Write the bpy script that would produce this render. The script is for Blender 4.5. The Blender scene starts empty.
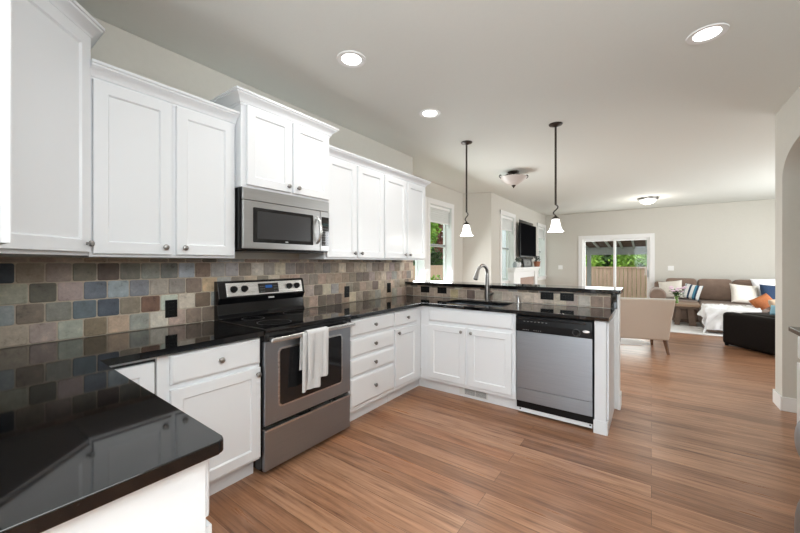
import bpy, bmesh, math, random
from math import pi, sin, cos, radians as R
from mathutils import Vector, Matrix
random.seed(7)
SC = bpy.context.scene
COL = SC.collection

# ------------------------------------------------------------------ camera, world, lights, exposure
cam_d = bpy.data.cameras.new('camera'); cam = bpy.data.objects.new('camera', cam_d); COL.objects.link(cam)
cam.location = (0, 0, 1.3362)
cam.rotation_euler = (pi/2, 0, 0.626)
cam_d.sensor_width = 36.0
cam_d.lens = 346.878/800*36
cam_d.shift_x = -0.54/800
cam_d.shift_y = -(266.5-262.4)/800
cam_d.clip_start = 0.02
SC.camera = cam

wd = bpy.data.worlds.new('sky'); SC.world = wd; wd.use_nodes = True
bg = wd.node_tree.nodes['Background']
bg.inputs[0].default_value = (0.93, 0.97, 1.0, 1); bg.inputs[1].default_value = 2.0

def area(name, loc, rot, sx, sy, power, col=(1, 1, 1), spread=pi):
    l = bpy.data.lights.new(name, 'AREA'); l.shape = 'RECTANGLE'; l.size = sx; l.size_y = sy
    l.energy = power; l.color = col; l.spread = spread
    o = bpy.data.objects.new(name, l); COL.objects.link(o); o.location = loc; o.rotation_euler = rot
    return o
# daylight through the unseen rear window, nook and slider; the fills are added lamps
area('daylight_behind_camera', (0.3, -4.3, 1.45), (R(92), 0, R(4)), 2.3, 1.8, 100, (0.84, 0.925, 1))
area('ceiling_bounce_fill', (0.25, -1.5, 1.7), (R(180), 0, 0), 1.2, 1.2, 180, (0.86, 0.935, 1))  # added lamp aimed upwards, brightens the room off the ceiling
area('left_cabinet_fill', (0.85, 0.3, 2.3), (R(78), 0, R(72)), 1.3, 0.8, 27, (0.92, 0.96, 1))  # added fill turned to the left cabinets, stands off to the camera's right
area('living_side_fill', (3.6, 8.1, 1.45), (R(100), 0, R(90)), 2.9, 1.7, 120, (0.95, 0.98, 1))  # added fill from the right, at an opening made up for daylight
area('daylight_nook', (-3.0, 5.1, 1.45), (R(66), 0, R(-90)), 1.7, 1.2, 62, (0.93, 0.98, 1))
area('daylight_slider', (-0.8, 11.35, 1.0), (R(90), 0, R(180)), 1.5, 1.8, 30, (0.98, 1, 1))

vs = SC.view_settings
vs.view_transform = 'Standard'; vs.look = 'None'; vs.gamma = 1; vs.use_curve_mapping = False
vs.exposure = 0.20
try:
    SC.cycles.use_denoising = True
    SC.cycles.max_bounces = 10; SC.cycles.diffuse_bounces = 6; SC.cycles.glossy_bounces = 5
    SC.cycles.transparent_max_bounces = 16; SC.cycles.sample_clamp_indirect = 6
    SC.cycles.caustics_reflective = False; SC.cycles.caustics_refractive = False
except Exception: pass

# ------------------------------------------------------------------ materials
def mat(name, col, rough=0.5, metal=0.0, emit=None, estr=0.0, spec=None, coat=0, ior=None):
    m = bpy.data.materials.new(name); m.use_nodes = True
    b = m.node_tree.nodes['Principled BSDF']
    b.inputs['Base Color'].default_value = (*col, 1); b.inputs['Roughness'].default_value = rough
    b.inputs['Metallic'].default_value = metal
    if spec is not None: b.inputs['Specular IOR Level'].default_value = spec
    if coat: b.inputs['Coat Weight'].default_value = coat
    if emit: b.inputs['Emission Color'].default_value = (*emit, 1); b.inputs['Emission Strength'].default_value = estr
    return m
def nt(m): return m.node_tree.nodes, m.node_tree.links, m.node_tree.nodes['Principled BSDF']
def tex(m, scale=(1, 1, 1), rot=(0, 0, 0), coord='Object'):
    n, l, b = nt(m)
    tc = n.new('ShaderNodeTexCoord'); mp = n.new('ShaderNodeMapping')
    mp.inputs['Scale'].default_value = scale; mp.inputs['Rotation'].default_value = rot
    l.new(tc.outputs[coord], mp.inputs['Vector']); return mp.outputs['Vector']
def noise(m, vec, scale, detail=4, rough=0.55):
    n, l, b = nt(m); t = n.new('ShaderNodeTexNoise'); t.inputs['Scale'].default_value = scale
    t.inputs['Detail'].default_value = detail; t.inputs['Roughness'].default_value = rough
    l.new(vec, t.inputs['Vector']); return t.outputs['Fac']
def ramp(m, fac, stops, interp='LINEAR'):
    n, l, b = nt(m); r = n.new('ShaderNodeValToRGB'); cr = r.color_ramp; cr.interpolation = interp
    while len(cr.elements) < len(stops): cr.elements.new(0.5)
    for e, (p, c) in zip(cr.elements, stops): e.position = p; e.color = (*c, 1) if len(c) == 3 else c
    l.new(fac, r.inputs['Fac']); return r.outputs['Color']
def bump(m, h, strength=0.1, dist=0.01):
    n, l, b = nt(m); bp = n.new('ShaderNodeBump'); bp.inputs['Strength'].default_value = strength
    bp.inputs['Distance'].default_value = dist; l.new(h, bp.inputs['Height']); l.new(bp.outputs['Normal'], b.inputs['Normal'])
def mixc(m, a, bcol, fac, mode='MIX'):
    n, l, b = nt(m); x = n.new('ShaderNodeMix'); x.data_type = 'RGBA'; x.blend_type = mode
    for s, v in ((6, a), (7, bcol), (0, fac)):
        if isinstance(v, (tuple, float, int)):
            x.inputs[s].default_value = (*v, 1) if isinstance(v, tuple) else v
        else: l.new(v, x.inputs[s])
    return x.outputs[2]
def noisy(name, c1, c2, scale, rough=0.8, metal=0, bstr=0.0, stretch=(1, 1, 1), detail=4, sheen=0):
    m = mat(name, c1, rough, metal); n, l, b = nt(m)
    v = tex(m, stretch); f = noise(m, v, scale, detail)
    l.new(ramp(m, f, [(0.3, c1), (0.7, c2)]), b.inputs['Base Color'])
    if bstr: bump(m, f, bstr)
    if sheen: b.inputs['Sheen Weight'].default_value = sheen
    return m

M = {}
M['white'] = mat('white_cabinet_paint', (0.765, 0.785, 0.81), 0.32)
M['trim'] = mat('white_trim_paint', (0.80, 0.80, 0.79), 0.4)
M['gap'] = mat('gap_shade', (0.02, 0.02, 0.02), 0.8)  # shade of the open door gap, put into the colour
M['wall'] = noisy('wall_paint', (0.588, 0.567, 0.515), (0.603, 0.582, 0.53), 30, 0.75, bstr=0.03)
M['ceil'] = noisy('ceiling_paint', (0.715, 0.73, 0.695), (0.725, 0.74, 0.705), 40, 0.85, bstr=0.04)
def stainless(name, base=(0.37, 0.405, 0.445), rough=0.40, stretch=(1, 1, 120)):
    m = mat(name, base, rough, 1.0); n, l, b = nt(m)
    f = noise(m, tex(m, stretch), 6, 3)
    l.new(ramp(m, f, [(0.3, tuple(c*0.9 for c in base)), (0.7, tuple(min(1, c*1.08) for c in base))]), b.inputs['Base Color'])
    l.new(ramp(m, f, [(0.3, (rough-.06,)*3), (0.7, (rough+.08,)*3)]), b.inputs['Roughness'])
    return m
M['steel'] = stainless('brushed_stainless')
M['steel_light'] = stainless('bright_stainless', (0.72, 0.72, 0.72), 0.28)
M['steel_mid'] = stainless('satin_stainless', (0.46, 0.46, 0.46), 0.34)
M['nickel'] = mat('brushed_nickel', (0.22, 0.21, 0.20), 0.3, 1.0)
M['pewter'] = mat('pewter_knob', (0.30, 0.29, 0.28), 0.35, 1.0)
M['bronze'] = mat('dark_bronze', (0.045, 0.035, 0.028), 0.4, 0.6)
M['blackglass'] = mat('black_glass', (0.006, 0.006, 0.007), 0.04, 0, coat=0.5)
M['ovenglass'] = mat('oven_window_glass', (0.012, 0.012, 0.013), 0.08)
M['blackplastic'] = mat('black_plastic', (0.006, 0.006, 0.0065), 0.3, spec=0.25)
M['blackenamel'] = mat('black_enamel', (0.008, 0.008, 0.009), 0.12)
M['display'] = mat('clock_display', (0.005, 0.01, 0.02), 0.1, emit=(0.03, 0.2, 0.7), estr=0.35)
M['whiteprint'] = mat('white_print', (0.75, 0.75, 0.75), 0.5)
M['silverbadge'] = mat('silver_badge', (0.8, 0.8, 0.8), 0.3, 0.7)
M['outlet'] = mat('black_outlet', (0.005, 0.005, 0.005), 0.4, spec=0.25)
M['plate'] = mat('white_plate', (0.85, 0.85, 0.83), 0.4)
# granite
m = M['granite'] = mat('black_granite', (0.008, 0.008, 0.009), 0.05); n, l, b = nt(m)
v = tex(m); f = noise(m, v, 260, 2)
l.new(ramp(m, f, [(0.0, (0.003, 0.003, 0.0035)), (0.66, (0.004, 0.004, 0.0045)), (0.74, (0.035, 0.032, 0.027)), (1, (0.07, 0.065, 0.055))]), b.inputs['Base Color'])
b.inputs['Specular IOR Level'].default_value = 0.58
# wood laminate floor: planks run along X
m = M['floor'] = mat('wood_laminate_floor', (0.3, 0.17, 0.1), 0.28); n, l, b = nt(m)
v = tex(m); br = n.new('ShaderNodeTexBrick'); l.new(v, br.inputs['Vector'])
br.offset = 0.37; br.offset_frequency = 2
for k, val in (('Color1', (0, 0, 0, 1)), ('Color2', (1, 1, 1, 1)), ('Mortar', (0.5, 0.5, 0.5, 1)), ('Scale', 1.0), ('Mortar Size', 0.0012), ('Mortar Smooth', 0.1), ('Bias', 0.0), ('Brick Width', 2.1), ('Row Height', 0.128)):
    br.inputs[k].default_value = val
plank = ramp(m, br.outputs['Color'], [(0.0, (0.25, 0.120, 0.064)), (0.35, (0.34, 0.172, 0.096)), (0.65, (0.41, 0.222, 0.130)), (1.0, (0.33, 0.148, 0.075))])
# every plank's grain is shifted by its own value
sep = n.new('ShaderNodeVectorMath'); sep.operation = 'MULTIPLY_ADD'
l.new(br.outputs['Color'], sep.inputs[0]); sep.inputs[1].default_value = (7.3, 3.1, 0); 
mp2 = n.new('ShaderNodeMapping'); mp2.inputs['Scale'].default_value = (0.8, 11, 1); l.new(v, mp2.inputs['Vector'])
l.new(mp2.outputs['Vector'], sep.inputs[2])
g = noise(m, sep.outputs[0], 2.2, 8, 0.65)
mp3 = n.new('ShaderNodeMapping'); mp3.inputs['Scale'].default_value = (0.55, 30, 1); l.new(v, mp3.inputs['Vector'])
g2 = noise(m, mp3.outputs['Vector'], 3.0, 5, 0.6)
streak = ramp(m, g2, [(0.30, (0.42, 0.34, 0.30)), (0.40, (0.86, 0.83, 0.80)), (0.5, (1, 1, 1)), (0.72, (1.16, 1.14, 1.10))])
grain = ramp(m, g, [(0.30, (0.36, 0.30, 0.27)), (0.43, (0.80, 0.76, 0.73)), (0.55, (1.02, 1.02, 1.02)), (0.76, (1.30, 1.27, 1.22))])
c = mixc(m, mixc(m, plank, grain, 1.0, 'MULTIPLY'), streak, 0.85, 'MULTIPLY')
c = mixc(m, c, (0.10, 0.05, 0.028), br.outputs['Fac'])
l.new(c, b.inputs['Base Color'])
l.new(ramp(m, g, [(0.3, (0.36,)*3), (0.7, (0.26,)*3)]), b.inputs['Roughness'])
# tumbled slate tiles: colour of each tile in an attribute, veining on top
m = M['tile'] = mat('tumbled_slate_tile', (0.3, 0.25, 0.2), 0.55); n, l, b = nt(m)
at = n.new('ShaderNodeAttribute'); at.attribute_name = 'tile_colour'
v = tex(m); f = noise(m, v, 19, 10, 0.72)
c = mixc(m, at.outputs['Color'], ramp(m, f, [(0.28, (0.36, 0.33, 0.31)), (0.42, (0.85, 0.84, 0.83)), (0.55, (1, 1, 1)), (0.72, (1.4, 1.33, 1.26))]), 1.0, 'MULTIPLY')
l.new(c, b.inputs['Base Color']); bump(m, f, 0.25, 0.01)
M['grout'] = noisy('grout', (0.50, 0.42, 0.33), (0.60, 0.51, 0.41), 90, 0.9)
M['towel'] = noisy('towel_cloth', (0.56, 0.56, 0.565), (0.63, 0.63, 0.635), 220, 0.95, bstr=0.3)
M['towelstripe'] = noisy('towel_stripe', (0.40, 0.40, 0.41), (0.46, 0.46, 0.47), 220, 0.95)
# glass
m = M['glass'] = bpy.data.materials.new('window_glass'); m.use_nodes = True; n, l = m.node_tree.nodes, m.node_tree.links
n.clear(); o = n.new('ShaderNodeOutputMaterial'); mx = n.new('ShaderNodeMixShader'); t = n.new('ShaderNodeBsdfTransparent'); gl = n.new('ShaderNodeBsdfGlossy')
gl.inputs['Roughness'].default_value = 0.02; mx.inputs[0].default_value = 0.012; t.inputs[0].default_value = (0.96, 0.98, 0.97, 1)
l.new(t.outputs[0], mx.inputs[1]); l.new(gl.outputs[0], mx.inputs[2]); l.new(mx.outputs[0], o.inputs[0])
M['lampglow'] = mat('lit_frosted_glass', (0.9, 0.9, 0.88), 0.4, emit=(1, 0.97, 0.92), estr=2.2)
M['canglow'] = mat('recessed_lamp', (1, 1, 1), 0.4, emit=(1, 0.98, 0.95), estr=7)
M['alabaster'] = mat('alabaster_glass', (0.52, 0.46, 0.43), 0.35, emit=(1, 0.93, 0.88), estr=0.03)
M['chairback'] = noisy('taupe_linen', (0.56, 0.475, 0.40), (0.60, 0.51, 0.43), 160, 0.9, bstr=0.1)
M['chairseat'] = noisy('cream_linen', (0.66, 0.63, 0.58), (0.70, 0.67, 0.62), 160, 0.9, bstr=0.1)
M['walnut'] = noisy('walnut_wood', (0.10, 0.045, 0.022), (0.20, 0.10, 0.05), 9, 0.45, stretch=(1, 1, 0.15))
M['tablewood'] = noisy('rustic_wood', (0.09, 0.055, 0.035), (0.17, 0.11, 0.075), 8, 0.55, stretch=(0.2, 1, 1))
M['tabletop'] = noisy('rustic_top', (0.22, 0.14, 0.09), (0.33, 0.22, 0.14), 8, 0.5, stretch=(0.2, 1, 1))
M['sofa'] = noisy('brown_microsuede', (0.185, 0.125, 0.095), (0.24, 0.165, 0.125), 7, 0.9, sheen=0.2)
M['leather'] = noisy('black_leather', (0.009, 0.007, 0.006), (0.013, 0.010, 0.009), 40, 0.55, bstr=0.05)
nt(M['leather'])[2].inputs['Specular IOR Level'].default_value = 0.25
M['throw'] = noisy('white_throw', (0.80, 0.80, 0.81), (0.88, 0.88, 0.88), 60, 0.95, bstr=0.3)
M['rug'] = noisy('white_rug', (0.74, 0.73, 0.72), (0.84, 0.83, 0.82), 120, 0.95, bstr=0.5)
M['cream'] = noisy('cream_cushion', (0.68, 0.63, 0.56), (0.76, 0.72, 0.66), 60, 0.95, bstr=0.3)
M['whitecloth'] = noisy('white_cushion', (0.78, 0.78, 0.79), (0.85, 0.85, 0.86), 60, 0.95)
M['navy'] = noisy('navy_cushion', (0.012, 0.03, 0.075), (0.02, 0.045, 0.10), 60, 0.9)
M['rust'] = noisy('rust_cushion', (0.33, 0.095, 0.025), (0.40, 0.13, 0.04), 60, 0.85)
M['tan'] = noisy('tan_cushion', (0.50, 0.38, 0.27), (0.58, 0.46, 0.34), 60, 0.9)
m = M['stripe'] = mat('striped_cushion', (0.7, 0.7, 0.7), 0.9); n, l, b = nt(m)
tc = n.new('ShaderNodeTexCoord'); sx = n.new('ShaderNodeSeparateXYZ'); l.new(tc.outputs['Object'], sx.inputs[0])
ma = n.new('ShaderNodeMath'); ma.operation = 'MULTIPLY_ADD'; ma.inputs[1].default_value = 2.5; ma.inputs[2].default_value = 0.5; l.new(sx.outputs['X'], ma.inputs[0])
W_, N_, T_ = (0.75, 0.75, 0.74), (0.02, 0.05, 0.10), (0.06, 0.22, 0.33)
l.new(ramp(m, ma.outputs[0], [(0, W_), (0.12, (0.35, 0.42, 0.45)), (0.2, W_), (0.36, N_), (0.46, W_), (0.60, T_), (0.70, N_), (0.78, W_), (0.9, T_)], 'CONSTANT'), b.inputs['Base Color'])
M['leaf'] = noisy('leaf_green', (0.08, 0.24, 0.02), (0.42, 0.62, 0.09), 3, 0.6)
M['leafdark'] = noisy('leaf_dark', (0.02, 0.06, 0.012), (0.10, 0.2, 0.035), 3, 0.6)
M['leafred'] = noisy('leaf_red', (0.20, 0.06, 0.05), (0.34, 0.12, 0.09), 3, 0.6)
M['sage'] = noisy('sage_leaf', (0.05, 0.06, 0.045), (0.16, 0.18, 0.15), 6, 0.7)
M['stem'] = mat('stem_green', (0.06, 0.16, 0.03), 0.6)
M['petal'] = noisy('pink_petal', (0.70, 0.45, 0.58), (0.85, 0.72, 0.80), 20, 0.7)
m = M['vase'] = mat('green_glass', (0.20, 0.34, 0.09), 0.06); nt(m)[2].inputs['Transmission Weight'].default_value = 0.4
M['cedar'] = noisy('cedar_board', (0.60, 0.385, 0.28), (0.74, 0.515, 0.39), 5, 0.85, stretch=(6, 6, 0.4))
M['rafter'] = noisy('dark_rafter', (0.07, 0.030, 0.018), (0.12, 0.055, 0.034), 6, 0.8, stretch=(4, 0.3, 4))
M['porchbeam'] = mat('grey_porch_beam', (0.42, 0.44, 0.43), 0.7)
M['siding'] = mat('pale_siding', (0.72, 0.75, 0.78), 0.7)
M['lawn'] = noisy('lawn', (0.10, 0.17, 0.04), (0.18, 0.26, 0.07), 5, 0.95)
M['concrete'] = noisy('patio_concrete', (0.45, 0.44, 0.42), (0.55, 0.54, 0.52), 8, 0.9)
M['tvblack'] = mat('tv_screen', (0.004, 0.004, 0.005), 0.5, spec=0.03)
nt(M['tvblack'])[2].inputs['IOR'].default_value = 1.08
nt(M['leather'])[2].inputs['IOR'].default_value = 1.25
M['niche'] = mat('niche_shadow_grey', (0.10, 0.095, 0.09), 0.8)  # shade inside the recess is put into this grey
M['blind'] = mat('white_blind', (0.86, 0.87, 0.86), 0.6)
M['vinyl'] = mat('white_vinyl', (0.72, 0.76, 0.74), 0.4)
M['greyvinyl'] = mat('grey_vinyl', (0.28, 0.31, 0.31), 0.4)
M['brickpink'] = noisy('fire_surround', (0.40, 0.28, 0.23), (0.5, 0.36, 0.3), 25, 0.8)
M['terracotta'] = noisy('terracotta', (0.30, 0.11, 0.06), (0.38, 0.16, 0.09), 30, 0.8)
M['pot'] = mat('white_ceramic', (0.7, 0.7, 0.7), 0.3)
M['photo'] = noisy('photo_print', (0.05, 0.05, 0.05), (0.22, 0.22, 0.21), 14, 0.5)
M['vent'] = mat('vent_white', (0.72, 0.72, 0.71), 0.5)
M['ventgrey'] = mat('vent_slot', (0.22, 0.22, 0.22), 0.6)

# ------------------------------------------------------------------ mesh builder
class MB:
    def __init__(s): s.bm = bmesh.new(); s.cols = None
    def _bev(s, faces, w, seg=2):
        if w <= 0: return
        es = {e for f in faces for e in f.edges}
        bmesh.ops.bevel(s.bm, geom=list(es), offset=w, segments=seg, affect='EDGES', profile=0.5)
    def box(s, x0, x1, y0, y1, z0, z1, bev=0.0, seg=2, mtx=None):
        vs = [s.bm.verts.new((x, y, z)) for x in (x0, x1) for y in (y0, y1) for z in (z0, z1)]
        q = [(0, 1, 3, 2), (4, 6, 7, 5), (0, 4, 5, 1), (2, 3, 7, 6), (0, 2, 6, 4), (1, 5, 7, 3)]
        fs = [s.bm.faces.new([vs[i] for i in f]) for f in q]
        if mtx is not None:
            for v in vs: v.co = mtx @ v.co
        s._bev(fs, bev, seg); return s
    def prism(s, poly, z0, z1, bev=0.0, axis='z', seg=2):
        def p(a, b, c):
            return (a, b, c) if axis == 'z' else ((c, a, b) if axis == 'x' else (a, c, b))
        lo = [s.bm.verts.new(p(a, b, z0)) for a, b in poly]; hi = [s.bm.verts.new(p(a, b, z1)) for a, b in poly]
        fs = [s.bm.faces.new(lo[::-1]), s.bm.faces.new(hi)]
        k = len(poly)
        for i in range(k): fs.append(s.bm.faces.new([lo[i], lo[(i+1) % k], hi[(i+1) % k], hi[i]]))
        s._bev(fs, bev, seg); return s
    def cells(s, us, vs_, inside, w0, w1, plane='xy', bev=0.0):
        # slab in the (u, v) plane with rectangular holes, extruded from w0 to w1
        def p(u, v, w): return {'xy': (u, v, w), 'yz': (w, u, v), 'xz': (u, w, v)}[plane]
        V = {}
        def g(i, j, w):
            if (i, j, w) not in V: V[(i, j, w)] = s.bm.verts.new(p(us[i], vs_[j], w))
            return V[(i, j, w)]
        on = {(i, j): inside((us[i]+us[i+1])/2, (vs_[j]+vs_[j+1])/2) for i in range(len(us)-1) for j in range(len(vs_)-1)}
        fs = []
        for (i, j), a in on.items():
            if not a: continue
            for w in (w0, w1): fs.append(s.bm.faces.new([g(i, j, w), g(i+1, j, w), g(i+1, j+1, w), g(i, j+1, w)]))
            for (di, dj, e) in ((-1, 0, ((i, j), (i, j+1))), (1, 0, ((i+1, j), (i+1, j+1))), (0, -1, ((i, j), (i+1, j))), (0, 1, ((i, j+1), (i+1, j+1)))):
                if not on.get((i+di, j+dj), False):
                    a_, b_ = e; fs.append(s.bm.faces.new([g(*a_, w0), g(*b_, w0), g(*b_, w1), g(*a_, w1)]))
        bmesh.ops.recalc_face_normals(s.bm, faces=fs)
        if bev:
            es = [e for e in {e for f in fs for e in f.edges} if len(e.link_faces) == 2 and e.calc_face_angle(0) > 0.6]
            bmesh.ops.bevel(s.bm, geom=es, offset=bev, segments=2, affect='EDGES', profile=0.5)
        return s
    def lathe(s, prof, c=(0, 0, 0), seg=24, axis='z', closed=False):
        rings = []
        for r, h in prof:
            if r < 1e-6:
                co = (0, 0, h); rings.append([s.bm.verts.new(co)])
            else: rings.append([s.bm.verts.new((r*cos(2*pi*k/seg), r*sin(2*pi*k/seg), h)) for k in range(seg)])
        vs = [v for r in rings for v in r]
        for a, b in zip(rings, rings[1:]):
            for k in range(seg):
                k2 = (k+1) % seg
                if len(a) == 1 and len(b) == 1: continue
                if len(a) == 1: s.bm.faces.new([a[0], b[k], b[k2]])
                elif len(b) == 1: s.bm.faces.new([a[k2], a[k], b[0]])
                else: s.bm.faces.new([a[k2], a[k], b[k], b[k2]])
        rot = {'z': Matrix(), 'x': Matrix.Rotation(pi/2, 4, 'Y'), '-y': Matrix.Rotation(pi/2, 4, 'X'), '-x': Matrix.Rotation(-pi/2, 4, 'Y')}[axis]
        T = Matrix.Translation(c) @ rot
        for v in vs: v.co = T @ v.co
        return s
    def tube(s, pts, r, seg=10, caps=True):
        pts = [Vector(p) for p in pts]; k = len(pts)
        rs = r if isinstance(r, (list, tuple)) else [r]*k
        rings = []; up = None
        for i, p in enumerate(pts):
            t = (pts[min(i+1, k-1)]-pts[max(i-1, 0)]).normalized()
            if up is None:
                up = Vector((0, 0, 1)) if abs(t.z) < 0.9 else Vector((1, 0, 0))
            a = (up - t*up.dot(t)).normalized(); up = a; b = t.cross(a)
            rings.append([s.bm.verts.new(p + (a*cos(2*pi*j/seg)+b*sin(2*pi*j/seg))*rs[i]) for j in range(seg)])
        for a, b in zip(rings, rings[1:]):
            for j in range(seg): s.bm.faces.new([a[j], a[(j+1) % seg], b[(j+1) % seg], b[j]])
        if caps: s.bm.faces.new(rings[0][::-1]); s.bm.faces.new(rings[-1])
        return s
    def sweep(s, prof, path, z=0.0):
        # profile (outward, height) swept along a 2-D path with mitred corners; outward = right of travel
        P = [Vector(p) for p in path]; k = len(P); rows = []
        for i in range(k):
            d0 = (P[i]-P[i-1]).normalized() if i > 0 else None
            d1 = (P[i+1]-P[i]).normalized() if i < k-1 else None
            n0 = Vector((d0.y, -d0.x)) if d0 else None; n1 = Vector((d1.y, -d1.x)) if d1 else None
            if n0 is None: m_ = n1
            elif n1 is None: m_ = n0
            else: m_ = (n0+n1)/(1+n0.dot(n1))
            rows.append([s.bm.verts.new((P[i].x+m_.x*o, P[i].y+m_.y*o, z+h)) for o, h in prof])
        q = len(prof); fs = []
        for a, b in zip(rows, rows[1:]):
            for j in range(q): fs.append(s.bm.faces.new([a[j], a[(j+1) % q], b[(j+1) % q], b[j]]))
        fs.append(s.bm.faces.new(rows[0][::-1])); fs.append(s.bm.faces.new(rows[-1]))
        bmesh.ops.recalc_face_normals(s.bm, faces=fs); return s
    def loops(s, Ls, cap0=True, cap1=True):
        rows = [[s.bm.verts.new(p) for p in L] for L in Ls]; q = len(rows[0]); fs = []
        for a, b in zip(rows, rows[1:]):
            for j in range(q): fs.append(s.bm.faces.new([a[j], a[(j+1) % q], b[(j+1) % q], b[j]]))
        if cap0: fs.append(s.bm.faces.new(rows[0][::-1]))
        if cap1: fs.append(s.bm.faces.new(rows[-1]))
        bmesh.ops.recalc_face_normals(s.bm, faces=fs); return s
    def superq(s, c, a, e1=0.35, e2=0.35, nu=28, nv=16, mtx=None):
        f = lambda w, e: math.copysign(abs(w)**e, w)
        rows = []
        for j in range(nv+1):
            ph = -pi/2+pi*j/nv; row = []
            for i in range(nu):
                th = 2*pi*i/nu
                p = Vector((a[0]*f(cos(ph), e1)*f(cos(th), e2), a[1]*f(cos(ph), e1)*f(sin(th), e2), a[2]*f(sin(ph), e1)))
                if mtx is not None: p = mtx @ p
                row.append(Vector(c)+p)
            rows.append(row)
        vb = s.bm.verts.new(rows[0][0]); vt = s.bm.verts.new(rows[-1][0])
        R_ = [[s.bm.verts.new(p) for p in r] for r in rows[1:-1]]
        for i in range(nu):
            i2 = (i+1) % nu
            s.bm.faces.new([vb, R_[0][i2], R_[0][i]]); s.bm.faces.new([vt, R_[-1][i], R_[-1][i2]])
            for a_, b_ in zip(R_, R_[1:]): s.bm.faces.new([a_[i], a_[i2], b_[i2], b_[i]])
        return s
    def grid(s, f, nu, nv, thick=0.0):
        V = [[s.bm.verts.new(f(i/nu, j/nv)) for j in range(nv+1)] for i in range(nu+1)]
        for i in range(nu):
            for j in range(nv): s.bm.faces.new([V[i][j], V[i+1][j], V[i+1][j+1], V[i][j+1]])
        if thick:
            s.bm.normal_update()
            bmesh.ops.solidify(s.bm, geom=list(s.bm.faces), thickness=thick)
        return s
    def xf(s, mtx):
        for v in s.bm.verts: v.co = mtx @ v.co
        return s
    def mesh(s, name, material, angle=35):
        me = bpy.data.meshes.new(name); s.bm.normal_update(); s.bm.to_mesh(me); s.bm.free()
        me.materials.append(material)
        me.polygons.foreach_set('use_smooth', [True]*len(me.polygons))
        me.set_sharp_from_angle(angle=R(angle)); return me
    def build(s, name, material, parent=None, label=None, angle=35):
        org = ORG.get(parent, Vector((0, 0, 0))) if parent else None
        if parent is None:
            cs = [v.co for v in s.bm.verts]
            org = Vector(((min(c.x for c in cs)+max(c.x for c in cs))/2, (min(c.y for c in cs)+max(c.y for c in cs))/2, min(c.z for c in cs)))
        for v in s.bm.verts: v.co -= org
        o = bpy.data.objects.new(name, s.mesh(name, material, angle)); COL.objects.link(o)
        if angle < 45:
            w = o.modifiers.new('flat_faces', 'WEIGHTED_NORMAL'); w.weight = 100; w.keep_sharp = True
        if parent: o.parent = parent; ORG[o] = org
        else: o.location = org; ORG[o] = org
        if label: o['label'] = label
        return o
ORG = {}
def tag(o, label, cat, group=None, kind=None):
    o['label'] = label; o['category'] = cat
    if group: o['group'] = group
    if kind: o['kind'] = kind
    return o
def thing(name, label, cat, loc=(0, 0, 0), rz=0.0, group=None, local=False):
    o = bpy.data.objects.new(name, None); COL.objects.link(o); o.empty_display_size = 0.1
    o.location = loc; o.rotation_euler = (0, 0, rz)
    ORG[o] = Vector((0, 0, 0)) if local else Vector(loc)
    return tag(o, label, cat, group)
def inst(name, me, parent, loc):
    o = bpy.data.objects.new(name, me); COL.objects.link(o); o.parent = parent
    o.location = Vector(loc)-ORG.get(parent, Vector()); ORG[o] = ORG.get(parent, Vector()); return o
def struct(o, label=None, cat=None):
    o['kind'] = 'structure'
    if label: o['label'] = label
    if cat: o['category'] = cat
    return o
def copy_tree(o, parent=None):
    c = o.copy(); COL.objects.link(c)
    if parent: c.parent = parent
    for ch in list(o.children): copy_tree(ch, c)
    return c

XL = -2.589            # kitchen's left wall
H = 2.745              # ceiling
# ------------------------------------------------------------------ room shell
f = MB().box(-3.4, 3.9, -4.7, 11.3, -0.12, 0.0).build('floor', M['floor']); f.location = (0, 0, 0)
for v in f.data.vertices: v.co += Vector((0.25, 3.3, -0.12))
struct(f, 'warm brown wood plank floor running through both rooms', 'floor')
struct(MB().box(-3.45, 4.0, -4.7, 11.4, H, H+0.1).build('ceiling', M['ceil']), 'flat beige painted ceiling with recessed lights', 'ceiling')
struct(MB().box(XL-0.15, XL, -0.38, 3.86, 0, H-.002).build('wall_left', M['wall']), 'beige wall behind the white upper cabinets', 'wall')
struct(MB().box(XL, -0.95, -0.36, -0.213, 0, H-.002).build('wall_near', M['wall']), 'beige wall behind the near counter leg', 'wall')
NX = -3.12             # nook wall, set back from the kitchen's wall
struct(MB().box(NX, XL-0.152, 3.71, 3.86, 0, H-.002).build('wall_nook_return', M['wall']), 'short beige wall turning into the window nook', 'wall')
struct(MB().box(-1.6, -1.45, -4.5, -0.362, 0, H-.002).build('wall_breakfast', M['wall']), 'beige wall behind the camera', 'wall')
def hole(us, vs_, holes): return lambda u, v: not any(a < u < b and c < v < d for a, b, c, d in holes)
Z0, Z1 = 0.93, 2.37
W1 = (5.17, 5.98, Z0, Z1); W0 = (4.20, 4.995, Z0, Z1)
struct(MB().cells([-1.6, -0.9, 1.3, 1.55], [0, .5, 2.4, H-.002], hole(0, 0, [(-.9, 1.3, .5, 2.4)]), -4.65, -4.502, 'xz').build('wall_rear', M['wall']), 'beige wall with a wide window behind the camera', 'wall')
def wall_yz(name, us, zs, holes, x0, x1, label):
    return struct(MB().cells(us, zs, hole(us, zs, holes), x0, x1, 'yz').build(name, M['wall']), label, 'wall')
wall_yz('wall_nook', [3.71, W0[0], W0[1], W1[0], W1[1], 6.48], [0, Z0, Z1, H-.002], [W0, W1], NX-0.18, NX, 'beige nook wall with the tall window beside the cabinets')
struct(MB().prism([(NX, 6.482), (-2.6, 6.70), (-2.6, 6.78), (-2.78, 6.80), (NX-0.18, 6.62)], 0, H-.002).build('wall_nook_angled', M['wall']), 'angled beige wall between the nook and the fireplace wall', 'wall')
LX = -2.60
W2 = (7.27, 8.10, Z0, Z1); W3 = (10.22, 11.0, Z0, Z1); NI = (8.5, 9.74, 1.42, 2.385)
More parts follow.
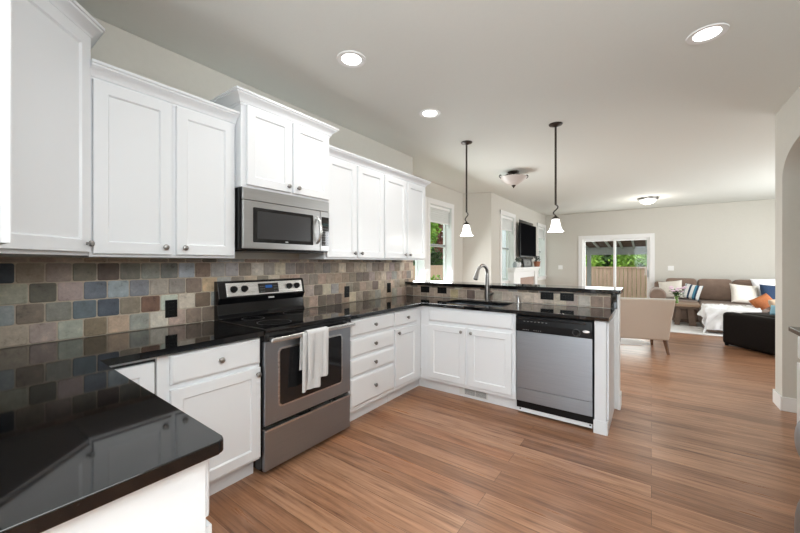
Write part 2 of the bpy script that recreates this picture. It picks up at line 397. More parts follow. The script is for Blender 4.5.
wall_yz('wall_living_left', [6.782, W2[0], W2[1], NI[0], NI[1], W3[0], W3[1], 11.09], [0, Z0, NI[2], Z1, NI[3], H-.002], [W2, W3, NI], LX-0.18, LX, 'beige fireplace wall with two windows and a television niche')
struct(MB().box(LX-0.24, LX-0.181, NI[0]-.02, NI[1]+.02, NI[2]-.02, NI[3]+.02).build('trim_1', M['niche']), 'niche back coloured as shade behind the television', 'niche')
BY = 11.1; SD = (-1.60, -0.03, 0.0, 1.99)
struct(MB().cells([LX-0.18, SD[0], SD[1], 3.9], [0, SD[3], H-.002], hole(0, 0, [(SD[0], SD[1], -1, SD[3])]), BY, BY+0.18, 'xz').build('wall_back', M['wall']), 'beige back wall with the sliding glass door', 'wall')
RW = [(4.9, 6.4), (6.7, 9.7), (9.9, 11.0)]
struct(MB().cells([4.79, 6.6, 9.6, BY-.002], [0, 0.5, 2.3, H-.002], hole(0, 0, [(6.6, 9.6, 0.5, 2.3)]), 3.7, 3.85, 'yz').build('wall_living_right', M['wall']), 'beige living room wall beyond the pier', 'wall')  # unseen wall; its wide opening is added to let daylight in
# right-hand wall with an elliptical arch
AX, A0, A1, AS, AR = 0.958, 3.44, 4.56, 2.09, 0.26
poly = [(3.38, 0), (A0, 0), (A0, AS)]
for k in range(1, 24):
    t = pi-pi*k/24; poly.append(((A0+A1)/2+(A1-A0)/2*cos(t), AS+AR*sin(t)))
poly += [(A1, AS), (A1, 0), (4.775, 0), (4.775, H-.002), (3.38, H-.002)]
struct(MB().prism(poly, AX, AX+0.16, axis='x').build('wall_right', M['wall']), 'beige wall pier with an arched opening at the right', 'wall')
struct(MB().box(1.42, 1.55, -4.5, 3.375, 0, H-.002).build('wall_right_counter', M['wall']), 'beige wall behind the counter at the right edge', 'wall')
struct(MB().box(2.4, 2.5, 3.38, 4.62, 0, H-.002).build('wall_hall', M['wall']), 'beige wall beyond the arched opening', 'wall')
struct(MB().box(AX+.162, 3.69, 4.64, 4.775, 0, H-.002).build('wall_living_near', M['wall']), 'beige wall closing the living room beside the arch', 'wall')
b_ = MB()
b_.box(AX-.015, AX-.0005, A1-.015, 4.79, 0, 0.125, .003)
b_.box(AX-.0005, AX+.16, A1-.015, A1-.0005, 0, 0.125, .003)
b_.box(AX-.0005, AX+.16, 4.7755, 4.79, 0, 0.125, .003)
struct(b_.build('baseboard_right', M['trim']), 'white baseboard round the foot of the arch pier', 'baseboard')
struct(MB().box(0.0, 3.69, BY-.016, BY-.001, 0, .12, .003).box(LX+.001, SD[0]-.11, BY-.016, BY-.001, 0, .12, .003).build('baseboard_back', M['trim']), 'white baseboard along the back wall', 'baseboard')
struct(MB().box(LX+.0005, LX+.016, 6.79, 7.58, 0, .12, .003).box(LX+.0005, LX+.016, 9.76, BY-.018, 0, .12, .003).build('baseboard_left', M['trim']), 'white baseboard along the fireplace wall', 'baseboard')

# windows: frame set deep in the wall, casing on the room side
def window(num, w, X, label):
    y0, y1, z0, z1 = w
    r = thing('window_%d' % num, label, 'window', (X, (y0+y1)/2, z0)); r['kind'] = 'structure'
    c = 0.085
    m_ = MB()
    m_.box(X+.0005, X+.02, y0-c, y0+.004, z0-.02, z1+c, .003).box(X+.0005, X+.02, y1-.004, y1+c, z0-.02, z1+c, .003)
    m_.box(X+.0005, X+.022, y0-c-.0, y1+c, z1-.004, z1+c, .003).box(X+.0005, X+.02, y0-c, y1+c, z0-.1, z0-.02, .003)
    m_.box(X+.0005, X+.045, y0-c-.02, y1+c+.02, z0-.022, z0+.004, .004)
    m_.build('casing', M['trim'], r)
    e = .0006
    g = MB()                                   # reveal lining
    g.box(X-.14, X, y0+e, y0+.012, z0+e, z1-e).box(X-.14, X, y1-.012, y1-e, z0+e, z1-e).box(X-.14, X, y0+.012, y1-.012, z1-.012, z1-e).box(X-.14, X, y0+.012, y1-.012, z0+e, z0+.012)
    g.build('reveal', M['vinyl'], r)
    fr = MB(); a, b2 = y0+.012, y1-.012; zm = (z0+z1)/2
    fr.cells([a, a+.035, b2-.035, b2], [z0+.012, z0+.05, zm-.025, zm+.025, z1-.05, z1-.012], lambda u, v: not (a+.035 < u < b2-.035 and (z0+.05 < v < zm-.025 or zm+.025 < v < z1-.05)), X-.15, X-.11, 'yz', .003)
    fr.build('sash_frame', M['vinyl'], r)
    MB().box(X-.112, X-.104, a+.03, b2-.03, zm-.02, zm+.02, .003).build('meeting_rail', M['greyvinyl'], r)
    MB().box(X-.133, X-.127, a+.034, b2-.034, z0+.049, zm-.024).box(X-.133, X-.127, a+.034, b2-.034, zm+.024, z1-.049).build('pane', M['glass'], r)
    return r
window(1, W1, NX, 'white sash window beside the last upper cabinet')
window(2, W0, NX, 'white sash window hidden behind the cabinet end')
window(3, W2, LX, 'narrow white window left of the television')
window(4, W3, LX, 'narrow white window right of the television')
def blind(w, X, label):
    y0, y1, z0, z1 = w
    r = thing('window_blind', label, 'blind', (X-.05, (y0+y1)/2, z1-.3), group='raised blinds in the windows')
    MB().box(X-.075, X-.02, y0+.016, y1-.016, z1-.065, z1-.014, .004).build('head_rail', M['blind'], r)
    s = MB()
    for k in range(11):
        z = z1-.075-k*.0195
        s.box(X-.072+.006*(k % 2), X-.024-.006*(k % 2), y0+.02, y1-.02, z-.011, z, .003)
    s.build('slat_stack', M['blind'], r)
    MB().box(X-.074, X-.022, y0+.018, y1-.018, z1-.315, z1-.288, .004).build('bottom_rail', M['blind'], r)
    MB().tube([(X-.016, y1-.06, z1-.09), (X-.016, y1-.06, z1-.34)], .003).tube([(X-.016, y1-.06, z1-.34), (X-.016, y1-.06, z1-.385)], [.008, .005]).build('pull_cord', M['greyvinyl'], r)
blind(W1, NX, 'raised white blind in the window beside the cabinets')
blind(W2, LX, 'raised white blind in the window left of the television')
blind(W3, LX, 'raised white blind in the window right of the television')
# sliding door
r = thing('door_1', 'white framed sliding glass door onto the patio', 'door', (-0.815, BY, 0)); r['kind'] = 'structure'
c = .1; x0, x1, z1 = SD[0], SD[1], SD[3]
MB().box(x0-c, x0+.004, BY-.02, BY-.0005, 0, z1+c, .003).box(x1-.004, x1+c, BY-.02, BY-.0005, 0, z1+c, .003).box(x0+.004, x1-.004, BY-.02, BY-.0005, z1-.004, z1+c, .003).build('casing', M['trim'], r)
e = .001
xm = (x0+x1)/2
for nm, a, b2, y in (('fixed_panel', x0+.012, xm+.03, BY+.09), ('sliding_panel', xm-.03, x1-.012, BY+.04)):
    p = MB().cells([a, a+.05, b2-.05, b2], [.02, .09, z1-.06, z1-.014], lambda u, v: not (a+.05 < u < b2-.05 and .09 < v < z1-.06), y, y+.045, 'xz', .003).build(nm, M['trim'], r)
    MB().box(a+.049, b2-.049, y+.02, y+.026, .089, z1-.059).build('pane', M['glass'], p)
MB().box(x0+e, x0+.011, BY, BY+.15, 0, z1-e).box(x1-.011, x1-e, BY, BY+.15, 0, z1-e).box(x0+.011, x1-.011, BY, BY+.15, z1-.012, z1-e).box(x0+.011, x1-.011, BY, BY+.15, 0.0005, .018).build('jamb', M['trim'], r)
MB().box(x1-.055, x1-.035, BY+.015, BY+.04, .95, 1.15, .006).build('handle', M['greyvinyl'], r)

# ------------------------------------------------------------------ kitchen cabinets
# every cabinet is built in its own frame: x along its width, front at y = 0 facing -y, z up
def knob_mesh():
    return MB().lathe([(0, 0.030), (0.009, 0.0295), (0.0145, 0.026), (0.016, 0.021), (0.0145, 0.016), (0.008, 0.012), (0.0055, 0.008), (0.0065, 0.002), (0.008, 0), (0, 0)], axis='-y', seg=16).mesh('knob', M['pewter'])
KNOB = knob_mesh()
def panel_door(x0, x1, z0, z1, y=0.0, rail=0.058, t=0.021):
    def L(i, d): return [(x0+i, y-d, z0+i), (x1-i, y-d, z0+i), (x1-i, y-d, z1-i), (x0+i, y-d, z1-i)]
    return MB().loops([L(0, 0.0005), L(0, t-.003), L(.003, t), (L(rail, t)), L(rail+.003, t-.003), L(rail+.007, t-.010), L(rail+.010, t-.0105)])
def slab_front(x0, x1, z0, z1, y=0.0, t=0.021):
    def L(i, d): return [(x0+i, y-d, z0+i), (x1-i, y-d, z0+i), (x1-i, y-d, z1-i), (x0+i, y-d, z1-i)]
    return MB().loops([L(0, 0.0005), L(0, t-.010), L(.004, t-.006), L(.012, t-.002), L(.018, t)])
def add_door(r, x0, x1, z0, z1, kx, kz, rail=0.058, gap=False):
    d = panel_door(x0, x1, z0, z1, rail=rail).build('door', M['white'], r)
    if kx is not None: inst('knob', KNOB, d, (kx, -.021, kz))
    return d
def add_drawer(r, x0, x1, z0, z1, knob=True, name='drawer'):
    d = slab_front(x0, x1, z0, z1).build(name, M['white'], r)
    if knob: inst('knob', KNOB, d, ((x0+x1)/2, -.021, (z0+z1)/2))
    return d
CROWN = [(0, 0), (0.006, 0), (0.008, 0.012), (0.014, 0.016), (0.018, 0.030), (0.030, 0.044), (0.044, 0.054), (0.050, 0.058), (0.052, 0.066), (0.060, 0.068), (0.060, 0.082), (0, 0.082)]
LW = dict(rz=pi/2, local=True)    # cabinets on the left wall, facing +X
def base(name, label, w, loc, rz, depth=0.60, toe=True, body_top=.880, group=None, te=(0, 0)):
    r = thing(name, label, 'cabinet', loc, rz, local=True, group=group)
    MB().box(0.0006, w-.0006, 0, depth, 0.115, body_top, .001, 1).build('body', M['white'], r)
    if toe: MB().box(0.0006-te[0], w-.0006+te[1], 0.07, 0.088, 0, 0.1145).build('toe_kick', M['white'], r)
    return r
XF = XL+.613            # face of the left wall's base cabinets
# left of the range: drawer over door
c1 = base('base_cabinet', 'white base cabinet with one drawer over one door, left of the range', 0.555, (XF, 0.681, 0), pi/2)
add_drawer(c1, .055, .553-.003, .715, .868)
add_door(c1, .055, .550, .135, .690, .527, .652)
# blind corner door behind the near counter
c2 = base('corner_base_cabinet', 'white corner base cabinet with a dark gap round its door', 0.27, (XF, 0.409, 0), pi/2)
MB().box(.003, .266, -.004, -.0006, .13, .862).build('door_gap_shade', M['gap'], c2, 'dark sheet for the shade in the gap around the door')
d = panel_door(.012, .256, .14, .852, y=-.004, rail=.058).build('door', M['white'], c2)
# right of the range
c3 = base('drawer_cabinet', 'white bank of four drawers right of the range', 0.605, (XF, 2.008, 0), pi/2)
for a, b2 in ((.733, .866), (.564, .705), (.405, .542), (.155, .387)): add_drawer(c3, .022, .602, a, b2)
c4 = base('base_cabinet', 'narrow white base cabinet with drawer and door beside the sink corner', 0.487, (XF, 2.614, 0), pi/2, te=(0, .068))
add_drawer(c4, .012, .395, .727, .866)
add_door(c4, .012, .395, .155, .697, .052, .663)
# peninsula
PF = 3.10
c5 = base('sink_cabinet', 'white sink base cabinet with two doors and a false front', 0.998, (-1.974, PF, 0), 0, te=(.071, 0))
bd = [o for o in c5.children if o.name.startswith('body')][0]
bd.data = MB().box(.0006, .9974, 0, .60, .115, .68, .001, 1).box(.0006, .9974, 0, .022, .6805, .880).box(.0006, .14, .0225, .60, .6805, .880).box(.86, .9974, .0225, .60, .6805, .880).mesh('body', M['white'])
add_drawer(c5, .105, .968, .735, .862, knob=False, name='false_front')
add_door(c5, .105, .518, .150, .700, .480, .662)
add_door(c5, .548, .966, .150, .700, .584, .662)
v_ = thing('floor_register', 'white slotted heating vent in the sink cabinet toe kick', 'vent', (-1.40, PF+.069, .058), 0)
MB().box(-1.56, -1.262, PF+.063, PF+.069, .022, .100, .002).build('frame', M['vent'], v_)
for xa in (-1.50, -1.385):
    s_ = MB()
    for k in range(7): s_.box(xa, xa+.108, PF+.0605, PF+.063, .034+k*.008, .038+k*.008)
    s_.build('slots', M['ventgrey'], v_, 'dark slots')
# near leg of the counter
NEF = 0.402
c6 = base('peninsula_cabinet', 'white end cabinet under the near black counter', 1.06, (-0.868, NEF, 0), pi, depth=.585)
add_drawer(c6, .012, .52, .715, .862); add_drawer(c6, .54, 1.0, .715, .862)
add_door(c6, .012, .52, .145, .690, .48, .652); add_door(c6, .54, 1.0, .145, .690, .58, .652)

# ---- upper cabinets
XU = XL+.332
def upper(name, label, y0, w, z0, z1, front=XU, crown=True, doors=(), knobs=(), ret=(True, True), dz=(0.016, .014), rail=.058):
    r = thing(name, label, 'cabinet', (front, y0, 0), pi/2, local=True)
    dep = front-XL-.002
    MB().box(.0006, w-.0006, 0, dep, z0, z1, .001, 1).build('body', M['white'], r)
    for (a, b2), k in zip(doors, knobs):
        add_door(r, a, b2, z0+dz[0], z1-dz[1], k, z0+dz[0]+.042, rail)
    if crown:
        path = [(w-.0006, 0), (.0006, 0)]
        if ret[0]: path.append((.0006, dep-.004))
        if ret[1]: path.insert(0, (w-.0006, dep-.004))
        # outward is the front: travel so that the right-hand side faces -y
        MB().sweep(CROWN, path[::-1], z1-.017).build('crown_moulding', M['white'], r)
    return r
u1 = upper('upper_cabinet', 'two door white upper cabinet left of the microwave', 0.487, .745, 1.364, 2.262,
           doors=((.012, .363), (.385, .730)), knobs=(.325, .425), ret=(False, False))
u2 = upper('upper_cabinet', 'raised white cabinet above the microwave', 1.234,   .772, 1.838, 2.395, front=XL+.398,
           doors=((.035, .388), (.404, .757)), knobs=(.352, .440), dz=(.016, .010))
u3 = upper('upper_cabinet', 'two door white upper cabinet just right of the microwave', 2.0075, .800, 1.364, 2.262,
           doors=((.02, .388), (.408, .794)), knobs=(.352, .446), ret=(False, False))
u4 = upper('upper_cabinet', 'two door white upper cabinet at the far end by the window', 2.8085, .815, 1.364, 2.262,
           doors=((.015, .403), (.423, .805)), knobs=(.367, .462), ret=(False, True))
# tall diagonal corner cabinet
NW = -0.212
dg = thing('corner_upper_cabinet', 'tall diagonal white upper cabinet in the near corner', 'cabinet', (XL, NW, 0))
A_ = Vector((XU, 0.485)); B_ = Vector((XL+.697, NW+.326))
MB().prism([(XL+.002, NW+.002), (B_.x, NW+.002), (B_.x, B_.y), (A_.x, A_.y), (XL+.002, A_.y)], 1.37, 2.455).build('body', M['white'], dg)
ang = math.atan2(A_.y-B_.y, A_.x-B_.x); T = Matrix.Translation((B_.x, B_.y, 0)) @ Matrix.Rotation(ang, 4, 'Z')
Ld = (A_-B_).length
dd = panel_door(.028, Ld-.012, 1.386, 2.441).xf(T).build('door', M['white'], dg)
kn = inst('knob', KNOB, dd, T @ Vector((Ld-.040, -.021, 1.428))); kn.rotation_euler = (0, 0, ang)
MB().sweep(CROWN, [(B_.x, NW+.01), (B_.x, B_.y), (A_.x, A_.y), (XL+.004, A_.y)], 2.432).build('crown_moulding', M['white'], dg)
# upper cabinet on the near wall, seen at its end
ue = thing('upper_cabinet', 'white cabinet end panel at the left edge of the picture', 'cabinet', (-1.307, NW+.326, 0), pi, local=True)
MB().box(0, .578, 0, .324, 1.37, 2.455, .001, 1).build('body', M['white'], ue)
add_door(ue, .012, .566, 1.386, 2.441, .525, 1.428)
MB().sweep(CROWN, [(0, .31), (0, 0), (.577, 0)], 2.432).build('crown_moulding', M['white'], ue)

# ------------------------------------------------------------------ counters
ZC0, ZC1 = .882, .914
CX = XL+.658
def rounded(poly, idx, r, n=6):
    out = []
    for i, p in enumerate(poly):
        if i not in idx: out.append(p); continue
        P = Vector(p); a = (Vector(poly[i-1])-P).normalized(); b2 = (Vector(poly[(i+1) % len(poly)])-P).normalized()
        for k in range(n+1):
            t = k/n; out.append(tuple((P+a*r)*(1-t)**2 + P*2*t*(1-t) + (P+b2*r)*t*t))
    return out
def slab(poly, z0, z1, bev=.004):
    m_ = MB().prism(poly, z0, z1)
    es = [e for e in m_.bm.edges if len(e.link_faces) == 2 and abs(e.verts[0].co.z-e.verts[1].co.z) < 1e-5]
    bmesh.ops.bevel(m_.bm, geom=es, offset=bev, segments=3, affect='EDGES', profile=0.5); return m_
p = [(XL+.002, -.2), (-.829, -.2), (-.829, .430), (CX, .447), (CX, 1.2365), (XL+.002, 1.2365)]
tag(slab(rounded(p, (2,), .018), ZC0, ZC1).build('countertop', M['granite']), 'polished black granite worktop left of the range and across the foreground', 'countertop')
SKX, SKY = (-1.80, -1.15), (3.20, 3.575)
ct = MB().cells([XL+.002, CX, SKX[0], SKX[1], -.262], [2.0055, 3.072, SKY[0], SKY[1], 3.689],
    lambda u, v: (u < CX or v > 3.072) and not (SKX[0] < u < SKX[1] and SKY[0] < v < SKY[1]), ZC0, ZC1, 'xy', .004)
tag(ct.build('countertop', M['granite']), 'polished black granite worktop right of the range and around the sink', 'countertop')
# pony wall with raised bar
struct(MB().box(XL+.001, -.252, 3.712, 3.845, 0, 1.048).build('partition_bar', M['trim']), 'white half wall carrying the raised bar', 'half wall')
tag(slab(rounded([(XL+.002, 3.665), (-.222, 3.665), (-.222, 4.06), (XL+.002+.0, 4.06), ], (1, 2), .02), 1.050, 1.088).build('bar_top', M['granite']), 'raised black granite bar top behind the sink', 'bar top')
# finished end of the peninsula
ep = thing('peninsula_end_panel', 'white post and panelled end of the peninsula beside the dishwasher', 'panel', (-.32, PF, 0))
MB().box(-.362, -.284, PF-.002, 3.685, 0.0, .880, .002).build('post', M['white'], ep)
MB().box(-.283, -.268, 3.16, 3.64, .10, .86, .003).box(-.2835, -.282, PF, 3.69, 0, .880).build('side_panel', M['white'], ep)
MB().box(-.369, -.276, PF-.010, PF-.003, 0, .105, .003).box(-.283, -.272, PF-.010, 3.69, 0, .095, .003).build('base_trim', M['white'], ep)
struct(MB().box(-.251, -.226, 3.700, 3.858, 0, .13, .003).box(-.251, -.236, 3.708, 3.850, .13, 1.047, .003).build('trim_2', M['trim']), 'white capped end of the half wall', 'trim')
tag(MB().box(-.300, -.253, 3.690, 3.7105, .9155, 1.0485, .002).build('backsplash_end', M['granite']), 'upright black granite strip ending the low tiled splashback', 'splashback end')

# ------------------------------------------------------------------ tiles
def C(h):
    return tuple(((int(h[i:i+2], 16)/255)**2.2) for i in (0, 2, 4))
PAL = [C(h) for h in ('8c7c6c', '9b8875', '7a6c5d', 'a3917d', '6d6055', '84776b', '93867c', '8a7767', 'ab9986', '7d756e', '957f6b', '9c8c84', '62564c', '8f8c86', 'b5a590')]
ROWS = {0: ['a49183', '9d8b86', '8f9486', '766654', 'b59a7c', '82867c', 'bdb5a4', '9d8578', '7b695c', '756657'],
        1: ['838a8c', '6f6658', '737168', '5c666f', '4a5360', '7f7460', '6d4f40', 'a9ab9c', 'c0b7a5', '74614f', '858582'],
        2: ['8f917f', '5f5a4d', '9a8580', '5d6470', '868c93', '6f7278', '958a7e', '8b8378', '7d6f63', 'ae9a78'],
        3: ['3b424b', '857464', '8c7c76', '6d6557', '5d5047', '767268', '807d78', '6b6b69', '99a0a6', '7d6a5d', '97908f', '999193', '7a6f64', 'b9b0a2', '8b7f74']}
TP, TG, TU = .1047, .0055, .1056
def tiles(name, place, u0, u1, z0, z1, skip, rows=None, ustart=0.0, seed=1, pre=0):
    # returns a mesh of bevelled tiles with a colour per tile; place(u, z, w) -> point
    rnd = random.Random(seed); bm = bmesh.new(); lay = bm.loops.layers.float_color.new('tile_colour')
    row = 0; z = z0
    while z < z1-.012:
        zt = min(z+TP-TG, z1); u = (ustart if row % 2 == 0 else ustart-TU*.44)-pre*TU; i = -pre
        while u < u1:
            a, b2 = max(u, u0), min(u+TU-TG, u1)
            col = rnd.choice(PAL); jit = 1+rnd.uniform(-.12, .12)
            if rows and row in rows and 0 <= i < len(rows[row]): col = C(rows[row][i])
            if b2-a > .025:
                loops = []
                for inset, w in ((0, 0), (0, .005), (.0022, .0075), (.005, .0085)):
                    r_ = .009; pts = []
                    for cx, cz, sx, sz in ((a, z, 1, 1), (b2, z, -1, 1), (b2, zt, -1, -1), (a, zt, 1, -1)):
                        pr_ = [(cx+sx*(inset+r_), cz+sz*inset), (cx+sx*(inset+r_*.3), cz+sz*(inset+r_*.3)), (cx+sx*inset, cz+sz*(inset+r_))]
                        if (sx, sz) in ((1, 1), (-1, -1)): pr_ = pr_[::-1]
                        pts += pr_
                    loops.append([bm.verts.new(place(pu, pz, w)) for pu, pz in pts])
                fs = []
                for A1_, B1_ in zip(loops, loops[1:]):
                    for j in range(12): fs.append(bm.faces.new([A1_[j], A1_[(j+1) % 12], B1_[(j+1) % 12], B1_[j]]))
                fs.append(bm.faces.new(loops[-1])); fs.append(bm.faces.new(loops[0][::-1]))
                bmesh.ops.recalc_face_normals(bm, faces=fs)
                lum = sum(col)/3
                cc = tuple(min(1, (.8*x+.2*lum)*1.5*jit*(1+rnd.uniform(-.04, .04))) for x in col)
                for f_ in fs:
                    for lp in f_.loops: lp[lay] = (*cc, 1)
            u += TU; i += 1
        z += TP; row += 1
    mb = MB.__new__(MB); mb.bm = bm; return mb
t_ = thing('tile_backsplash', 'tumbled slate tile splashback between worktop and upper cabinets', 'backsplash', (XL, 1.8, .915))
MB().box(XL+.0005, XL+.0065, NW+.004, 3.858, .9155, 1.363).build('grout', M['grout'], t_)
mb = tiles('tiles', lambda u, z, w: (XL+.0055+w*.6, u, z), NW+.006, 3.856, .9185, 1.362, (), ROWS, .220, 3, 4)
mb.build('tiles', M['tile'], t_)
t2 = thing('tile_backsplash', 'low single row of slate tiles under the raised bar', 'backsplash', (-1.4, 3.70, .915))
MB().box(XL+.012, -.301, 3.7055, 3.7115, .9155, 1.0490).build('grout', M['grout'], t2)
ROW2 = {0: ['6d5c50', '8d7866', '8a7a6b', '948474', '9c8b79', '8d8073', 'a08f6f', '8f8172', '5a4d44', '8f8375', '7f6f62', '93877b', '9a8d80', '95897d', 'a29787', '9d9384', '8d8274', '9c9081', '948a7e', 'a0978a', '7b6759', '7b6557']}
tiles('tiles', lambda u, z, w: (u, 3.7065-w*.6, z), XL+.013, -.303, .9185, 1.048, (), ROW2, XL+.013, 5).build('tiles', M['tile'], t2)
def outlet(label, place_y=None, pos=None, horiz=False):
    if place_y is not None:
        r = thing('outlet', label, 'outlet', (XL+.0115, place_y, 1.03))
        b3 = lambda y0, y1, z0, z1, x0, x1, bv=0: MB().box(XL+.0115+x0, XL+.0115+x1, place_y+y0, place_y+y1, 1.03+z0, 1.03+z1, bv)
        b3(-.036, .036, -.058, .058, 0, .005, .002).build('cover_plate', M['outlet'], r)
        for s in (-1, 1): b3(-.017, .017, s*.025-.015, s*.025+.015, .005, .008, .002).build('socket', M['blackplastic'], r)
    else:
        r = thing('outlet', label, 'outlet', (pos, 3.7005, .998))
        b3 = lambda x0, x1, z0, z1, y0, y1, bv=0: MB().box(pos+x0, pos+x1, 3.7005-y1, 3.7005-y0, .998+z0, .998+z1, bv)
        b3(-.062, .062, -.037, .037, 0, .005, .002).build('cover_plate', M['outlet'], r)
        for s in (-1, 1): b3(s*.025-.015, s*.025+.015, -.017, .017, .005, .008, .002).build('socket', M['blackplastic'], r)
outlet('black wall outlet left of the range', 0.972)
outlet('black wall outlet just right of the range', 2.607)
outlet('black wall outlet on the tiles nearest the sink corner', 3.322)
outlet('black outlet nearest the corner under the raised bar', None, -2.295)
outlet('black outlet under the bar, second from the corner', None, -2.055)
outlet('black outlet right of the faucet, nearer the soap dispenser', None, -.853)
outlet('black outlet right of the faucet, nearest the bar end', None, -.668)

# ------------------------------------------------------------------ range
RY0, RY1 = 1.241, 2.001; RX = XL+.655      # door plane
rg = thing('range', 'stainless steel and black electric range between the cabinets', 'range', (XL+.33, 1.62, 0))
MB().box(XL+.03, RX-.03, RY0+.002, RY1-.002, .03, .900, .002, 1).build('body', M['blackenamel'], rg, 'black oven body')
MB().box(XL+.03, RX+.012, RY0+.001, RY1-.001, .9005, .925, .006).build('cooktop', M['blackglass'], rg, 'black glass cooktop')
RINGM = mat('ring_grey', (.05, .05, .05), .3)
for cx, cy, r_ in ((XL+.22, 1.43, .075), (XL+.22, 1.81, .10), (XL+.48, 1.43, .11), (XL+.48, 1.81, .085)):
    MB().lathe([(r_, 0), (r_+.003, 0), (r_+.003, .0004), (r_, .0004), (r_, 0)], (cx, cy, .9252), 48).build('burner_ring', RINGM, rg, 'thin grey burner ring')
MB().box(RX-.03, RX+.004, RY0+.003, RY1-.003, .845, .8995, .003).build('vent_strip', M['blackenamel'], rg, 'black vent strip over the door')
od = MB().box(RX-.03, RX, RY0+.004, RY1-.004, .318, .842, .006).build('oven_door', M['steel'], rg, 'brushed steel door')
def rrect(y0, y1, z0, z1, r, n=5):
    out = []
    for cy, cz, a in ((y1-r, z1-r, 0), (y0+r, z1-r, 90), (y0+r, z0+r, 180), (y1-r, z0+r, 270)):
        for k in range(n+1): t = R(a+90*k/n); out.append((cy+r*cos(t), cz+r*sin(t)))
    return out
MB().prism(rrect(1.338, 1.905, .408, .790, .03), RX+.0002, RX+.004, axis='x', bev=.0015).build('window_trim', M['steel_light'], od, 'bright window rim')
MB().prism(rrect(1.350, 1.893, .420, .778, .022), RX+.0042, RX+.0062, axis='x').build('oven_window', M['ovenglass'], od, 'dark glass window')
hd = MB()
hd.box(RX+.045, RX+.066, RY0+.012, RY1-.012, .842, .872, .008, 3)
for y in (RY0+.03, RY1-.05): hd.box(RX-.001, RX+.050, y, y+.022, .846, .868, .004)
hd.build('handle', M['steel_light'], od, 'pale bar handle')
dr = MB().box(RX-.03, RX-.002, RY0+.004, RY1-.004, .035, .296, .005).build('storage_drawer', M['steel'], rg, 'brushed steel drawer')
MB().box(RX-.030, RX+.010, RY0+.004, RY1-.004, .284, .297, .003).build('pull_lip', M['steel_light'], dr)
for y in (RY0+.05, RY1-.05): MB().lathe([(0, 0), (.018, 0), (.018, .012), (.010, .03), (0, .03)], (RX-.12, y, 0), 12).build('foot', M['blackplastic'], rg)
# backguard: leaning control face, concave riser
bgd = MB().prism([(XL+.022, .9005), (XL+.095, .926), (XL+.075, .955), (XL+.068, 1.03), (XL+.085, 1.055), (XL+.098, 1.075), (XL+.070, 1.192), (XL+.055, 1.198), (XL+.022, 1.198)][::-1], RY0+.003, RY1-.003, axis='y', bev=.003)
bgd.build('backguard', M['blackenamel'], rg, 'black backguard')
fa, fb = Vector((XL+.098, 1.075)), Vector((XL+.070, 1.192)); fd = (fb-fa).normalized(); fn = Vector((fd.y, -fd.x))
TB = Matrix(((0, fn.x, fd.x, fa.x), (1, 0, 0, 0), (0, fn.y, fd.y, fa.y), (0, 0, 0, 1)))   # (along y, out, up the slope)
MB().box(1.300, 1.972, .0004, .004, .010, .110, .002, mtx=TB).build('control_panel', M['steel_light'], rg, 'bright steel control panel')
for y in (1.355, 1.438, 1.838, 1.915):
    k_ = MB().lathe([(0, .024), (.018, .024), (.021, .021), (.023, .004), (.026, 0), (0, 0)], seg=24)
    k_.box(-.003, .003, -.019, .019, .0235, .030, .001)
    k_.xf(TB @ Matrix.Translation((y, .0042, .062)) @ Matrix.Rotation(-pi/2, 4, 'X')).build('control_knob', M['blackplastic'], rg, 'black dial')
dp = MB().box(1.553, 1.733, .0042, .006, .020, .096, .001, mtx=TB).build('clock_panel', M['blackglass'], rg, 'black clock panel')
MB().box(1.615, 1.675, .0062, .0068, .058, .080, mtx=TB).build('clock_display', M['display'], dp, 'blue lit digits')
KEYM = mat('panel_marks', (.25, .27, .3), .5)
for y in (1.570, 1.690):
  bt = MB()
  for k in range(3):
    for j in range(3): bt.box(y+k*.014, y+k*.014+.007, .0062, .0066, .030+j*.02, .033+j*.02, mtx=TB)
  bt.build('button_marks', KEYM, dp)
MB().box(XL+.0915, XL+.0945, 1.638, 1.690, 1.050, 1.062, .0012, mtx=None).xf(Matrix.Translation((.0015, 0, 0))).build('badge', M['silverbadge'], rg, 'small silver badge')
# towel over the handle
tw = thing('dish_towel', 'grey-white striped towel hanging on the oven door handle', 'towel', (RX+.07, 1.585, .48))
hx, hz = RX+.0555, .857
def towel(y0, y1, zf, zb, off, skew, name, mtl, thick=.004):
    rr = .021+off
    def f(u, v):
        # v: along the cloth from front hem over the bar to back hem
        Lf, Lb = hz-zf, hz-zb; arc = pi*rr; s = v*(Lf+arc+Lb)
        y = y0+(y1-y0)*u
        if s < Lf:
            z = zf+s; t = (Lf-s)/Lf; x = hx+rr+.010*sin(u*9+1)*t+.006*sin(u*17)*t
            return Vector((x+.004*t, y-skew*t+.012*(u-.5)*t, z))
        if s < Lf+arc:
            a = (s-Lf)/rr; return Vector((hx+rr*cos(a), y, hz+rr*sin(a)))
        t = (s-Lf-arc)/Lb; return Vector((hx-rr+.004*sin(u*9)*t, y-skew*t*.6, hz-t*Lb))
    return MB().grid(f, 18, 40, thick).build(name, mtl, tw, angle=60)
towel(1.512, 1.695, .545, .60, .003, .004, 'front_fold', M['towel'])
towel(1.478, 1.640, .482, .62, -.006, .010, 'inner_fold', M['towel'])
st = MB()
for ys in (1.560, 1.570, 1.635):
    st.grid(lambda u, v, ys=ys: Vector((hx+.024+.003+.004*(1-v)+.010*sin(((ys-1.512)/.183)*9+1)*(1-v)+.006*sin(((ys-1.512)/.183)*17)*(1-v)+.003, ys-.010*(1-v)+u*.0035, .55+v*(hz-.55))), 1, 20)
st.build('woven_stripe', M['towelstripe'], tw, 'grey woven stripes', angle=60)

